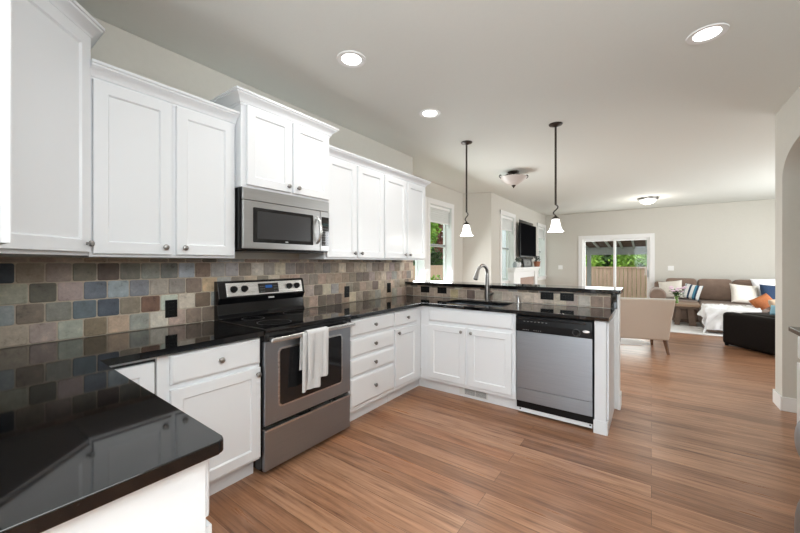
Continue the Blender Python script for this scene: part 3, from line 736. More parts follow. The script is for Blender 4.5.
# ------------------------------------------------------------------ microwave
MX = XL+.392; MZ0, MZ1 = 1.417, 1.838
mw = thing('microwave', 'stainless over-the-range microwave under the raised cabinet', 'microwave', (XL+.2, 1.62, MZ0))
MB().box(XL+.008, MX-.002, RY0, RY1, MZ0+.004, MZ1, .002, 1).build('body', M['blackenamel'], mw, 'black casing')
MB().box(MX-.0015, MX+.016, RY0+.002, RY1-.002, MZ1-.082, MZ1-.001, .004).build('vent_band', M['steel_mid'], mw)
md = MB().box(MX-.0015, MX+.018, RY0+.002, 1.900, MZ0+.012, MZ1-.085, .005).build('door', M['steel_mid'], mw)
MB().prism(rrect(1.314, 1.828, MZ0+.056, MZ1-.128, .008), MX+.0182, MX+.0202, axis='x').build('window', M['ovenglass'], md, 'dark glass window')
MB().prism(rrect(1.345, 1.800, MZ0+.082, MZ1-.150, .008), MX+.0203, MX+.0209, axis='x').build('inner_screen', mat('screen_grey', (.035, .035, .037), .25), md, 'greyer see-through screen')
MB().box(MX+.0212, MX+.0218, 1.568, 1.592, MZ0+.066, MZ0+.071).build('badge', M['silverbadge'], md)
hp = [(MX+.017, 1.868, MZ0+.075)] + [(MX+.017+.045*sin(pi*k/12)**.7, 1.868, MZ0+.075+k/12*.205) for k in range(1, 12)] + [(MX+.017, 1.868, MZ0+.280)]
MB().tube(hp, .013, 12).build('handle', M['steel_light'], md, 'bowed bar handle')
cp = MB().box(MX-.0015, MX+.018, 1.903, RY1-.002, MZ0+.012, MZ1-.085, .004).build('control_side', M['steel_mid'], mw)
MB().box(MX+.0182, MX+.020, 1.915, 1.992, MZ0+.055, MZ1-.130, .001).build('keypad', M['blackglass'], cp, 'black keypad')
kb = MB()
for j in range(7):
    for k in range(3): kb.box(MX+.0201, MX+.0206, 1.922+k*.022, 1.935+k*.022, MZ0+.065+j*.021, MZ0+.072+j*.021)
kb.build('key_marks', mat('key_grey', (.2, .2, .2), .5), cp)
MB().box(MX+.0201, MX+.0206, 1.922, 1.985, MZ0+.215, MZ0+.240).build('display', mat('dim_display', (.01, .03, .03), .1), cp)
MB().box(XL+.05, MX-.02, RY0+.03, RY1-.03, MZ0-.004, MZ0+.0035).build('underside_grille', M['blackplastic'], mw)

# ------------------------------------------------------------------ dishwasher
DX0, DX1 = -.971, -.368; DF = PF-.02
dw = thing('dishwasher', 'stainless dishwasher with black control strip in the peninsula', 'dishwasher', (-.67, PF+.2, 0))
MB().box(DX0+.002, DX1-.004, DF+.022, PF+.55, .06, .872).build('tub', M['blackplastic'], dw)
MB().box(DX0+.004, DX1-.006, DF, DF+.0215, .240, .735, .004).build('door', M['steel'], dw)
MB().box(DX0+.004, DX1-.006, DF+.001, DF+.0215, .125, .2365, .003).build('lower_panel', M['steel'], dw)
cp = MB().prism([(DF-.012, .738), (DF-.014, .80), (DF-.006, .868), (DF+.0215, .870), (DF+.0215, .737)], DX0+.004, DX1-.006, axis='x', bev=.003).build('control_strip', M['blackplastic'], dw, 'black control strip')
MB().box(DX0+.02, DX1-.05, DF-.0135, DF-.004, .8425, .856, .002).build('pull_recess', M['blackenamel'], cp)
MB().lathe([(0, .02), (.017, .02), (.020, .004), (.020, 0), (0, 0)], (-.485, DF-.0135, .775), 24, '-y').build('dial', M['blackplastic'], cp)
dk = MB()
for k in range(16):
    a = 2*pi*k/16; dk.box(-.485+.027*cos(a)-.002, -.485+.027*cos(a)+.002, DF-.0150, DF-.0136, .775+.027*sin(a)-.002, .775+.027*sin(a)+.002)
for k in range(7): dk.box(-.90+k*.03, -.885+k*.03, DF-.0150, DF-.0136, .826, .829)
for k in range(4): dk.box(-.905+k*.014, -.898+k*.014, DF-.0150, DF-.0136, .752, .757)
for k in range(4): dk.box(-.815+k*.018, -.808+k*.018, DF-.0150, DF-.0136, .752, .757)
dk.build('printed_marks', mat('strip_marks', (.3, .3, .3), .5), cp, 'pale printed marks')
MB().lathe([(0, .004), (.024, .004), (.027, 0), (0, 0)], (0, 0, 0), 24, '-y').xf(Matrix.Translation((-.415, DF-.0132, .790)) @ Matrix.Diagonal((1, 1, .42, 1))).build('badge', M['silverbadge'], cp, 'oval silver badge')
tk = MB().box(DX0+.012, DX1-.01, DF+.03, DF+.04, .022, .122, .002).build('kick_plate', M['white'], dw, 'white kick plate')
for x in (DX0+.03, DX1-.025): MB().lathe([(0, .003), (.006, .003), (.007, 0), (0, 0)], (x, DF+.0298, .045), 12, '-y').build('screw', M['blackplastic'], tk)

# ------------------------------------------------------------------ sink, faucet, dispenser
sk = thing('sink', 'dark stainless undermount sink in the peninsula counter', 'sink', (-1.475, 3.39, .70))
a0, a1, b0, b1 = SKX[0]-.012, SKX[1]+.012, SKY[0]-.012, SKY[1]+.012
xm = -1.50
bs = MB()
for xa, xb in ((a0, xm-.012), (xm+.012, a1)):
    i = .012
    def L4(i, z): return [(x, y, z) for x, y in rounded([(xa+i, b0+i), (xb-i, b0+i), (xb-i, b1-i), (xa+i, b1-i)], (0, 1, 2, 3), .04)]
    bs.loops([L4(0, .880), L4(.012, .872), L4(.020, .72), L4(.05, .705)], cap0=False)
bs.box(xm-.013, xm+.013, b0+.012, b1-.012, .835, .862, .004)
bs.build('basin', M['steel'], sk, angle=50)
for xx in ((a0+xm)/2, (a1+xm)/2):
    MB().lathe([(0, .001), (.03, .001), (.042, .004), (.045, 0), (0, 0)], (xx, 3.39, .7055), 20).build('drain', M['steel_light'], sk)
fx, fy = -1.455, 3.632
fc = thing('faucet', 'brushed nickel gooseneck pull-down faucet behind the sink', 'faucet', (fx, fy, .9145))
MB().lathe([(0, 0), (.034, 0), (.034, .006), (.029, .012), (.028, .09), (.025, .20), (.021, .28), (.018, .30), (0, .30)], (fx, fy, .9148), 24).build('body', M['nickel'], fc)
dirv = Vector((-.30, -.95, 0)).normalized(); arc = []
rad = .076; zc = 1.226
for k in range(0, 13):
    a = pi*k/12*.90; p_ = Vector((fx, fy, zc))+dirv*(rad-rad*cos(a))+Vector((0, 0, rad*sin(a))); arc.append(p_)
MB().tube([(fx, fy, 1.205)]+arc, .0185, 14).build('spout', M['nickel'], fc)
tdir = (arc[-1]-arc[-2]).normalized()
MB().tube([arc[-1], arc[-1]+tdir*.02, arc[-1]+tdir*.085, arc[-1]+tdir*.10], [.0185, .020, .026, .026], 16).build('spray_head', M['nickel'], fc)
e_ = arc[-1]+tdir*.1005
MB().tube([e_, e_+tdir*.006], .020, 16).build('spray_face', M['blackplastic'], fc, 'black spray face')
MB().tube([(fx+.02, fy, .99), (fx+.055, fy-.004, .992)], [.016, .015], 14).tube([(fx+.045, fy-.004, .992), (fx+.062, fy-.006, .996), (fx+.075, fy-.02, 1.01)], [.012, .012, .007], 12).build('lever', M['nickel'], fc)
sd = thing('soap_dispenser', 'small brushed nickel soap dispenser right of the faucet', 'dispenser', (-1.115, 3.62, .9145))
MB().lathe([(0, 0), (.024, 0), (.024, .005), (.016, .010), (.013, .05), (.015, .062), (.015, .075), (0, .078)], (-1.115, 3.62, .9148), 20).build('body', M['steel_light'], sd)
MB().tube([(-1.115, 3.62, .985), (-1.128, 3.575, .990), (-1.13, 3.56, .982)], [.009, .008, .006], 10).build('nozzle', M['steel_light'], sd)

# ------------------------------------------------------------------ ceiling lights
def can(loc, label):
    r = thing('recessed_light', label, 'ceiling light', (*loc, H), group='recessed kitchen lights')
    MB().lathe([(.066, 0), (.072, -.004), (.098, -.006), (.102, 0), (.066, 0)], (*loc, H-.0005), 40).build('trim_ring', M['trim'], r)
    MB().lathe([(0, -.002), (.066, -.0025), (.067, 0), (0, 0)], (*loc, H-.0006), 40).build('lamp', M['canglow'], r, 'glowing lamp')
    l = bpy.data.lights.new('can_beam', 'AREA'); l.shape = 'DISK'; l.size = .13; l.energy = 5; l.color = (1, .96, .90); l.spread = R(150)
    o = bpy.data.objects.new('can_beam', l); COL.objects.link(o); o.parent = r; o.location = (0, 0, -.012)
    return r
can((-1.685, 1.75), 'recessed ceiling light nearest the cabinet over the microwave')
can((-1.697, 2.82), 'smaller looking recessed ceiling light before the left pendant')
can((0.278, 2.84), 'recessed ceiling light at the upper right')
def pendant(loc, label):
    x, y = loc
    r = thing('pendant_light', label, 'pendant lamp', (x, y, H), group='bell pendants over the bar')
    MB().lathe([(0, -.030), (.012, -.030), (.03, -.020), (.062, -.010), (.066, -.003), (.066, 0), (0, 0)], (x, y, H-.0005), 28).build('canopy', M['bronze'], r)
    MB().tube([(x, y, H-.025), (x, y, 1.922)], .0105, 10).build('rod', M['bronze'], r)
    pts = []
    for k in range(25):
        t = k/24; pts.append((x+.024*sin(t*2*pi), y-.012*sin(t*2*pi), 1.925-.112*t))
    MB().tube(pts, .0065, 8).build('scroll_hook', M['bronze'], r)
    MB().lathe([(0, .040), (.008, .038), (.014, .028), (.030, .018), (.036, .006), (.036, 0), (0, 0)], (x, y, 1.776), 24).build('socket_cap', M['bronze'], r)
    prof = [(.030, .129), (.036, .120), (.041, .09), (.048, .055), (.060, .022), (.077, 0), (.073, .002), (.056, .025), (.044, .057), (.037, .09), (.030, .12), (0, .126)]
    MB().lathe(prof, (x, y, 1.648), 32).build('lamp_shade', M['lampglow'], r, 'glowing white bell shade', angle=50)
    l = bpy.data.lights.new('pendant_bulb', 'POINT'); l.energy = 6; l.color = (1, .93, .84); l.shadow_soft_size = .03
    o = bpy.data.objects.new('pendant_bulb', l); COL.objects.link(o); o.parent = r; o.location = (0, 0, 1.655-H)
pendant((-1.757, 3.752), 'left of the two bell pendants, above the sink')
pendant((-.790, 3.790), 'right of the two bell pendants, above the bar end')
x, y = -1.735, 5.40
sf = thing('semi_flush_light', 'bronze scroll-armed ceiling light with an alabaster bowl', 'ceiling light', (x, y, H))
MB().lathe([(0, -.035), (.02, -.033), (.05, -.022), (.085, -.012), (.09, 0), (0, 0)], (x, y, H-.0005), 28).tube([(x, y, H-.03), (x, y, H-.19)], .011, 10).build('canopy', M['bronze'], sf)
for a in (36, 126, 216):
    d_ = Vector((cos(R(a)), sin(R(a)), 0)); pts = []
    for k in range(17):
        t = k/16; pts.append(Vector((x, y, H-.045))+d_*(.03+.17*t)+Vector((0, 0, .018*sin(t*pi*1.6)-.035*t)))
    for k in range(1, 9): pts.append(Vector((x, y, H-.092))+d_*(.20+.022*sin(k*.45))+Vector((0, 0, .02*(1-cos(k*.5)))))
    MB().tube(pts, .009, 8).build('arm', M['bronze'], sf)
MB().lathe([(.20, .125), (.204, .120), (.17, .085), (.12, .045), (.06, .012), (0, .0), (0, .006), (.058, .02), (.115, .052), (.165, .09), (.196, .122), (.20, .125)], (x, y, H-.212), 40).build('bowl', M['alabaster'], sf, 'pinkish alabaster bowl', angle=60)
MB().lathe([(0, -.045), (.006, -.04), (.012, -.025), (.028, -.012), (.032, 0), (0, .01)], (x, y, H-.212), 18).build('finial', M['bronze'], sf)
x, y = -.06, 9.3
fl = thing('flush_light', 'small lit dome ceiling light in the living room', 'ceiling light', (x, y, H))
MB().lathe([(0, -.05), (.165, -.05), (.19, -.035), (.195, 0), (0, 0)], (x, y, H-.0005), 36).build('base_ring', M['nickel'], fl)
MB().lathe([(0, -.135), (.06, -.13), (.12, -.105), (.160, -.052), (0, -.0505)], (x, y, H-.0005), 36).build('glass_dome', M['lampglow'], fl, 'glowing glass dome', angle=60)
MB().lathe([(0, -.16), (.008, -.155), (.012, -.14), (0, -.132)], (x, y, H-.0005), 12).build('finial', M['nickel'], fl)
l = bpy.data.lights.new('dome_bulb', 'POINT'); l.energy = 10; l.color = (1, .94, .86); l.shadow_soft_size = .1
o = bpy.data.objects.new('dome_bulb', l); COL.objects.link(o); o.parent = fl; o.location = (0, 0, -.25)

# ------------------------------------------------------------------ right edge: counter and refrigerator
rc = thing('base_cabinet', 'white base cabinet under the short black counter at the right edge', 'cabinet', (.784, 3.345, 0), -pi/2, local=True)
MB().box(.0006, 1.05, 0, .60, .115, .880, .001, 1).build('body', M['white'], rc)
MB().box(.0006, 1.05, .07, .088, 0, .1145).build('toe_kick', M['white'], rc)
add_drawer(rc, .02, .50, .715, .862); add_door(rc, .02, .50, .145, .69, .46, .652)
add_drawer(rc, .52, 1.02, .715, .862); add_door(rc, .52, 1.02, .145, .69, .56, .652)
tag(slab([(.735, 2.29), (1.415, 2.29), (1.415, 3.362), (.735, 3.362)], ZC0, ZC1).build('countertop', M['granite']), 'black granite counter corner at the right edge of the kitchen', 'countertop')
fg = thing('refrigerator', 'stainless refrigerator whose grey handles show at the right edge', 'refrigerator', (1.0, 1.8, 0))
MB().box(.605, 1.40, 1.36, 2.27, .03, 1.78, .005).build('body', M['greyvinyl'], fg)
for a, b2 in ((1.362, 1.813), (1.817, 2.268)): MB().box(.545, .603, a, b2, .76, 1.775, .01).build('door', M['steel'], fg)
for a, b2, zc, zs in ((.40, .752, .585, 3.2), (.04, .392, .19, 5.6)):
    d = MB().box(.545, .603, 1.362, 2.268, a, b2, .01).build('freezer_drawer', M['steel'], fg)
    pts = [(.543, 1.40, zc)]+[(.543-.031*sin(pi*k/20)**.25, 1.40+.84*k/20, zc) for k in range(1, 20)]+[(.543, 2.24, zc)]
    MB().tube(pts, .026, 18).xf(Matrix.Translation((0, 0, zc)) @ Matrix.Diagonal((1, 1, zs, 1)) @ Matrix.Translation((0, 0, -zc))).build('handle', M['steel'], d)
for y in (1.79, 1.84): MB().tube([(.543, y, .90), (.50, y, .93), (.50, y, 1.55), (.543, y, 1.58)], .012, 12).build('door_handle', M['steel'], fg)

# ------------------------------------------------------------------ living room
def soft(name, mtl, parent, c, a, e1=.3, e2=.3, rz=0, rx=0, ry=0, label=None):
    m_ = Matrix.Rotation(rz, 3, 'Z') @ Matrix.Rotation(ry, 3, 'Y') @ Matrix.Rotation(rx, 3, 'X')
    return MB().superq(c, a, e1, e2, 40, 24, m_).build(name, mtl, parent, label, angle=80)
# armchair seen from behind
ca = thing('armchair', 'taupe backed slipper chair with wooden legs seen from behind', 'armchair', (.20, 6.33, 0), R(17), local=True)
# local: rear right leg foot at the origin, chair runs to -x (left) and +y (front)
W_c = .66
bk = MB().loops([[(-W_c+.01, -.02, .205), (.005, -.02, .205), (.005, .10, .205), (-W_c+.01, .10, .205)],
                 [(-W_c-.015, -.05, .50), (.03, -.05, .50), (.03, .07, .50), (-W_c-.015, .07, .50)],
                 [(-W_c-.045, -.10, .80), (.06, -.10, .80), (.055, .0, .80), (-W_c-.04, .0, .80)]])
bmesh.ops.bevel(bk.bm, geom=[e for e in bk.bm.edges if e.calc_face_angle(0) > .5], offset=.028, segments=4, affect='EDGES', profile=.6)
bk.build('backrest', M['chairback'], ca)
tp_ = MB().loops([[(-W_c-.046, -.085, .792), (.061, -.085, .792), (.056, .012, .792), (-W_c-.041, .012, .792)], [(-W_c-.044, -.088, .812), (.059, -.088, .812), (.056, .012, .812), (-W_c-.041, .012, .812)]])
bmesh.ops.bevel(tp_.bm, geom=[e for e in tp_.bm.edges if e.calc_face_angle(0) > .5], offset=.008, segments=3, affect='EDGES', profile=.6)
tp_.build('top_band', M['chairseat'], ca, 'cream top band')
se = MB().box(-W_c+.01, .005, .08, .66, .23, .40, .035, 4); se.build('seat', M['chairseat'], ca, 'cream seat')
for lx, ly, tx, ty in ((.0, .0, -.03, .05), (-W_c+.02, .0, -W_c+.05, .05), (.0, .66, -.03, .58), (-W_c+.02, .66, -W_c+.05, .58)):
    MB().tube([(lx, ly, 0.0), (tx, ty, .235)], [.018, .032], 10).build('leg', M['walnut'], ca, 'brown wooden leg')
def shag(cx, cy, rx_, ry_, name, label, z=.001, ht=.03, wob=.12, p=2.0):
    rnd = random.Random(4); m_ = MB(); n1 = 72; rings = []
    for j in range(9):
        t = j/8; ring = []
        for i in range(n1):
            a = 2*pi*i/n1; w_ = 1+wob*(.5*sin(3*a+1)+.3*sin(7*a)+.35*(rnd.random()-.5)*t)
            k = (abs(cos(a))**p+abs(sin(a))**p)**(-1/p)
            zz = z+ht*(1-t**4)+(.006*rnd.random() if j < 8 else 0)
            ring.append((cx+rx_*k*cos(a)*w_*t, cy+ry_*k*sin(a)*w_*t, zz if j < 8 else z))
        rings.append(ring)
    V = [[m_.bm.verts.new(q) for q in r] for r in rings[1:]]; c0 = m_.bm.verts.new((cx, cy, z+ht))
    for i in range(n1):
        i2 = (i+1) % n1; m_.bm.faces.new([c0, V[0][i], V[0][i2]])
        for a_, b2 in zip(V, V[1:]): m_.bm.faces.new([a_[i], b2[i], b2[i2], a_[i2]])
    return tag(m_.build(name, M['rug'], angle=80), label, 'rug')
shag(-.36, 6.98, .36, .25, 'sheepskin_rug', 'small fluffy white sheepskin under the taupe chair')
tag(MB().box(-.35, 2.9, 8.40, 10.05, .001, .016, .005).build('area_rug', M['rug']), 'large white area rug under the coffee table', 'rug')
# coffee table
tb = thing('coffee_table', 'dark rustic coffee table with slanted trestle legs', 'table', (.50, 9.55, .017))
MB().box(.22, .825, 9.30, 9.85, .415, .46, .004).build('tabletop', M['tabletop'], tb, 'lighter brown plank top')
MB().box(.26, .79, 9.34, 9.81, .365, .414, .003).build('apron', M['tablewood'], tb)
for x0_, x1_, w_ in ((.46, .44, .045), (.66, .70, .06)):
    for y_ in (9.36, 9.75):
        MB().loops([[(x1_-w_, y_, .018), (x1_+w_, y_, .018), (x1_+w_, y_+.05, .018), (x1_-w_, y_+.05, .018)], [(x0_-w_*.8, y_, .364), (x0_+w_*.8, y_, .364), (x0_+w_*.8, y_+.05, .364), (x0_-w_*.8, y_+.05, .364)]]).build('leg', M['tablewood'], tb)
MB().box(.471, .659, 9.55, 9.62, .05, .10, .003).box(.41, .47, 9.412, 9.748, .05, .10, .003).box(.66, .74, 9.412, 9.748, .05, .10, .003).build('stretcher', M['tablewood'], tb)
vx, vy = .435, 9.52
tag(MB().lathe([(0, 0), (.035, 0), (.042, .02), (.036, .08), (.033, .12), (.042, .155), (.038, .155), (.029, .12), (.032, .08), (.036, .02), (0, .012)], (vx, vy, .4605), 20).build('vase', M['vase']), 'green glass vase on the coffee table', 'vase')
fl_ = thing('flower_bouquet', 'pink and white flowers with dark leaves in the green vase', 'flowers', (vx, vy, .56))
rnd = random.Random(11)
for k in range(9):
    a = rnd.uniform(0, 2*pi); rr = rnd.uniform(.02, .15); zt = rnd.uniform(.70, .80)
    hx_, hy_ = vx+rr*cos(a), vy+rr*.7*sin(a)
    MB().tube([(vx+.012*cos(a), vy+.012*sin(a), .50), (vx+.02*cos(a), vy+.02*sin(a), .61), (hx_, hy_, zt)], .003, 6).build('stem', M['stem'], fl_)
    b3 = MB()
    for q in range(9):
        t = 2*pi*q/9; b3.superq((hx_+.022*cos(t), hy_+.022*sin(t), zt+.01), (.022, .012, .014), 1, 1, 8, 6, Matrix.Rotation(t, 3, 'Z'))
    b3.superq((hx_, hy_, zt+.02), (.016, .016, .016), 1, 1, 8, 6); b3.build('blossom', M['petal'], fl_, angle=80)
lf = MB()
for k in range(70):
    a = rnd.uniform(0, 2*pi); rr = rnd.uniform(.02, .13); zt = rnd.uniform(.60, .74)
    p0_ = Vector((vx+rr*cos(a), vy+rr*.7*sin(a), zt)); u_ = Vector((cos(a), sin(a), rnd.uniform(-.3, .7))).normalized()*.055; w_ = Vector((-sin(a), cos(a), .2))*.018
    vs_ = [lf.bm.verts.new(q) for q in (p0_-u_, p0_+w_, p0_+u_, p0_-w_)]; lf.bm.faces.new(vs_)
lf.build('leaves', M['leafdark'], fl_, angle=180)
# sectional sofa
so = thing('sectional_sofa', 'brown microsuede sectional sofa along the back wall', 'sofa', (1.4, 10.6, .0))
MB().box(.03, 3.0, 10.16, 11.02, .03, .27, .03, 3).box(.84, 1.78, 8.66, 10.155, .03, .27, .03, 3).build('base_frame', M['sofa'], so)
MB().box(.06, 3.0, 10.80, 11.04, .20, .86, .06, 4).build('back_frame', M['sofa'], so)
MB().box(-.03, .27, 10.14, 11.03, .03, .52, .05, 4).tube([(.12, 10.12, .56), (.12, 10.16, .56), (.12, 10.98, .56), (.12, 11.03, .56)], [.14, .165, .165, .14], 24).build('arm', M['sofa'], so)
for a, b2 in ((.28, .87), (.875, 1.48), (1.485, 2.1), (2.105, 2.7)):
    soft('seat_cushion', M['sofa'], so, ((a+b2)/2, 10.46, .365), ((b2-a)/2, .345, .105), .35, .25)
    soft('back_cushion', M['sofa'], so, ((a+b2)/2, 10.74, .70), ((b2-a)/2-.003, .135, .25), .26, .26, rx=-.14)
soft('chaise_cushion', M['sofa'], so, (1.31, 9.38, .365), (.47, .73, .105), .3, .2)
def pillow(label, mtl, c, w, h, t, rz=0, rx=0, ry=0, name='throw_pillow', group=None):
    m_ = MB(); n1 = 22
    T_ = Matrix.Translation(c)
    def f(sgn):
        def g(u, v):
            a, b2 = 2*u-1, 2*v-1
            th = t*((1-a**4)*(1-b2**4))**.6
            pin = 1-.07*(1-abs(a))*abs(b2)**3*0-.06*(1-a*a)*abs(b2)**2; pin2 = 1-.06*(1-b2*b2)*abs(a)**2
            return Vector((a*w/2*pin2, sgn*th, b2*h/2*pin))
        return g
    m_.grid(f(-1), n1, n1); m_.grid(f(1), n1, n1); bmesh.ops.remove_doubles(m_.bm, verts=m_.bm.verts, dist=.0005)
    bmesh.ops.recalc_face_normals(m_.bm, faces=m_.bm.faces)
    o = bpy.data.objects.new(name, m_.mesh(name, mtl, 80)); COL.objects.link(o)
    o.location = c; o.rotation_euler = (rx, ry, rz)
    return tag(o, label, 'cushion')
pillow('large cream pillow at the left end of the brown sofa', M['cream'], (.37, 10.42, .69), .46, .44, .075, R(-12), R(-22), R(-8))
pillow('white pillow with blue and teal stripes on the brown sofa', M['stripe'], (.755, 10.36, .66), .34, .36, .06, R(-24), R(-20), R(8))
pillow('large ivory knit pillow leaning by the white throw', M['cream'], (1.575, 10.03, .675), .48, .42, .075, R(15), R(-24), R(6))
pillow('white pillow at the back behind the navy pillow', M['whitecloth'], (1.99, 10.35, .78), .56, .46, .075, R(20), R(-15), R(-3))
pillow('navy blue pillow in front of the white pillow', M['navy'], (2.00, 10.02, .67), .46, .44, .08, R(25), R(-18), R(4))
pillow('rust orange pillow behind the black recliner', M['rust'], (1.665, 9.10, .60), .36, .24, .06, R(35), R(-30), R(-24))
pillow('tan pillow beside the rust pillow at the pier', M['tan'], (1.80, 8.84, .575), .26, .24, .06, R(45), R(-20), R(-6))
# throw over the end of the chaise
def drape(u, v):
    x = .62+.95*u; y = 8.22+1.05*v
    x0_, y0_, top = .835, 8.645, .474
    dx_ = max(0, x0_-x); dy_ = max(0, y0_-y); d_ = math.hypot(dx_, dy_) if not (dx_ and dy_) else max(dx_, dy_)+.35*min(dx_, dy_)
    wr = .014*sin(x*23+y*9)+.010*sin(y*31-x*12)+.008*sin(x*41)
    if d_ == 0: return Vector((x, y, top+.012+abs(wr)*1.2))
    k = min(1, d_/.06); out = .018*k+.10*d_+(.035*sin(x*26-y*24)+wr)*min(1, d_/.2)
    nx_, ny_ = (-dx_/math.hypot(dx_, dy_), -dy_/math.hypot(dx_, dy_))
    return Vector((max(x, x0_)+nx_*abs(out), max(y, y0_)+ny_*abs(out), top+.012-max(0, d_-.02)*.98))
tag(MB().grid(drape, 60, 60, .006).build('throw_blanket', M['throw'], angle=80), 'fluffy white throw draped over the end of the sectional', 'blanket')
# black leather recliner: its side faces the kitchen
rk = thing('recliner', 'black leather recliner behind the arch pier', 'armchair', (.92, 7.66, 0), R(-52), local=True)
# local: x along the visible side, +y away from the kitchen
MB().box(.0, .92, .0, .20, .014, .535, .06, 6).build('arm', M['leather'], rk)
MB().box(.0, .92, .72, .92, .014, .535, .06, 6).build('arm', M['leather'], rk)
MB().box(.04, .88, .202, .718, .05, .34, .03, 4).build('seat_base', M['leather'], rk)
soft('seat_cushion', M['leather'], rk, (.40, .46, .43), (.36, .255, .11), .35, .3)
soft('backrest', M['leather'], rk, (.83, .46, .62), (.13, .26, .36), .4, .35, ry=.2)
MB().box(.10, .80, .22, .70, .012, .049).build('plinth', M['blackplastic'], rk)
for x in (.06, .86):
    for y in (.04, .88): MB().lathe([(0, 0), (.025, 0), (.03, .05), (0, .05)], (x, y, 0), 12).build('foot', M['blackplastic'], rk)
pillow('small pale blue pillow on the black recliner beside the pier', mat('pale_blue', (.30, .55, .68), .9), (1.515, 7.40, .625), .18, .15, .05, R(-40), R(-12), 0)

# television, fireplace and mantel ornaments
tv = thing('television', 'black flat television on the fireplace wall', 'television', (LX+.1, 8.92, 1.48))
MB().box(LX+.075, LX+.115, 8.235, 9.60, 1.465, 2.285, .006).build('casing', M['blackplastic'], tv)
MB().box(LX+.1152, LX+.1165, 8.255, 9.58, 1.495, 2.27).build('screen', M['tvblack'], tv)
MB().box(LX+.002, LX+.0745, 8.7, 9.1, 1.75, 2.05).box(LX-.17, LX+.002, 8.85, 8.95, 1.85, 1.95).build('wall_mount', M['blackplastic'], tv)
fp = thing('fireplace', 'white mantel fireplace surround under the television', 'fireplace', (LX+.1, 8.5, 0))
MB().box(LX+.0015, LX+.20, 7.60, 9.72, 1.175, 1.222, .006).box(LX+.0015, LX+.17, 7.64, 9.68, 1.12, 1.175, .01).build('mantel_shelf', M['trim'], fp)
MB().box(LX+.0015, LX+.14, 7.68, 8.15, 0, 1.119, .004).build('pilaster', M['trim'], fp); MB().box(LX+.0015, LX+.14, 9.40, 9.64, 0, 1.119, .004).build('pilaster', M['trim'], fp)
MB().box(LX+.0015, LX+.12, 8.151, 9.399, .975, 1.119, .003).build('frieze', M['trim'], fp)
MB().cells([8.151, 8.45, 9.15, 9.399], [0, .74, .974], lambda u, v: not (8.45 < u < 9.15 and v < .74), LX+.0015, LX+.10, 'yz').build('tile_surround', M['brickpink'], fp, 'pinkish tile surround')
MB().box(LX+.002, LX+.09, 8.452, 9.148, .01, .739, .01).build('firebox', M['blackplastic'], fp, 'black firebox')
mz = 1.2225; mx_ = LX+.10
ph = thing('photo_frame', 'black framed print leaning on the mantel under the television', 'picture frame', (mx_, 8.85, mz))
TT = Matrix.Translation((mx_+.02, 8.85, mz)) @ Matrix.Rotation(R(-10), 4, 'Y')
MB().cells([-.36, -.29, .29, .36], [.0005, .035, .165, .20], lambda u, v: not (abs(u) < .29 and .035 < v < .165), -.012, .012, 'yz', .002).xf(TT).build('frame', M['blackplastic'], ph)
MB().box(-.010, .004, -.289, .289, .036, .164).xf(TT).build('print', M['photo'], ph)
j1 = thing('mantel_vase', 'white ceramic pot with dark sprigs at the left of the mantel', 'vase', (mx_, 8.10, mz))
MB().lathe([(0, 0), (.05, 0), (.075, .05), (.068, .10), (.045, .13), (.04, .13), (.06, .10), (0, .02)], (mx_, 8.10, mz+.0005), 20).build('pot', M['pot'], j1)
def sprigs(c, n_, rr_, h_, mtl, parent, seed, s_=.035):
    rn = random.Random(seed); m_ = MB()
    for k in range(n_):
        a = rn.uniform(0, 2*pi); q = rn.uniform(0, rr_); z = rn.uniform(0, h_)
        p0_ = Vector(c)+Vector((q*cos(a)*.8, q*sin(a), z)); u_ = Vector((rn.uniform(-1, 1), rn.uniform(-1, 1), rn.uniform(-.3, 1))).normalized()*s_; w_ = u_.orthogonal().normalized()*s_*.4
        m_.bm.faces.new([m_.bm.verts.new(t) for t in (p0_-u_, p0_+w_, p0_+u_, p0_-w_)])
    return m_.build('sprigs', mtl, parent, angle=180)
sprigs((mx_, 8.10, mz+.11), 40, .07, .11, M['sage'], j1, 3)
j0 = thing('mantel_jar', 'small dark jar at the left end of the mantel', 'jar', (mx_, 7.86, mz))
MB().lathe([(0, 0), (.04, 0), (.05, .05), (.04, .10), (.025, .11), (.025, .13), (0, .13)], (mx_, 7.86, mz+.0005), 18).build('body', M['greyvinyl'], j0)
j2 = thing('terracotta_planter', 'terracotta planter with grey leaves at the right of the mantel', 'planter', (mx_+.02, 9.66, mz))
MB().lathe([(0, 0), (.065, 0), (.085, .12), (.09, .14), (.075, .14), (.06, .03), (0, .02)], (mx_+.02, 9.66, mz+.0005), 20).build('pot', M['terracotta'], j2)
sprigs((mx_+.02, 9.66, mz+.13), 55, .10, .15, M['sage'], j2, 5)
def switch(x, z, label):
    r = thing('light_switch', label, 'switch', (x, BY, z))
    MB().box(x-.06, x+.06, BY-.006, BY-.0005, z-.06, z+.06, .003).build('plate', M['plate'], r)
    for k in (-.026, .026): MB().box(x+k-.015, x+k+.015, BY-.010, BY-.006, z-.032, z+.032, .002).build('rocker', M['plate'], r)
switch(-2.18, 1.19, 'white light switch left of the sliding door')
switch(.40, 1.19, 'white light switch right of the sliding door')

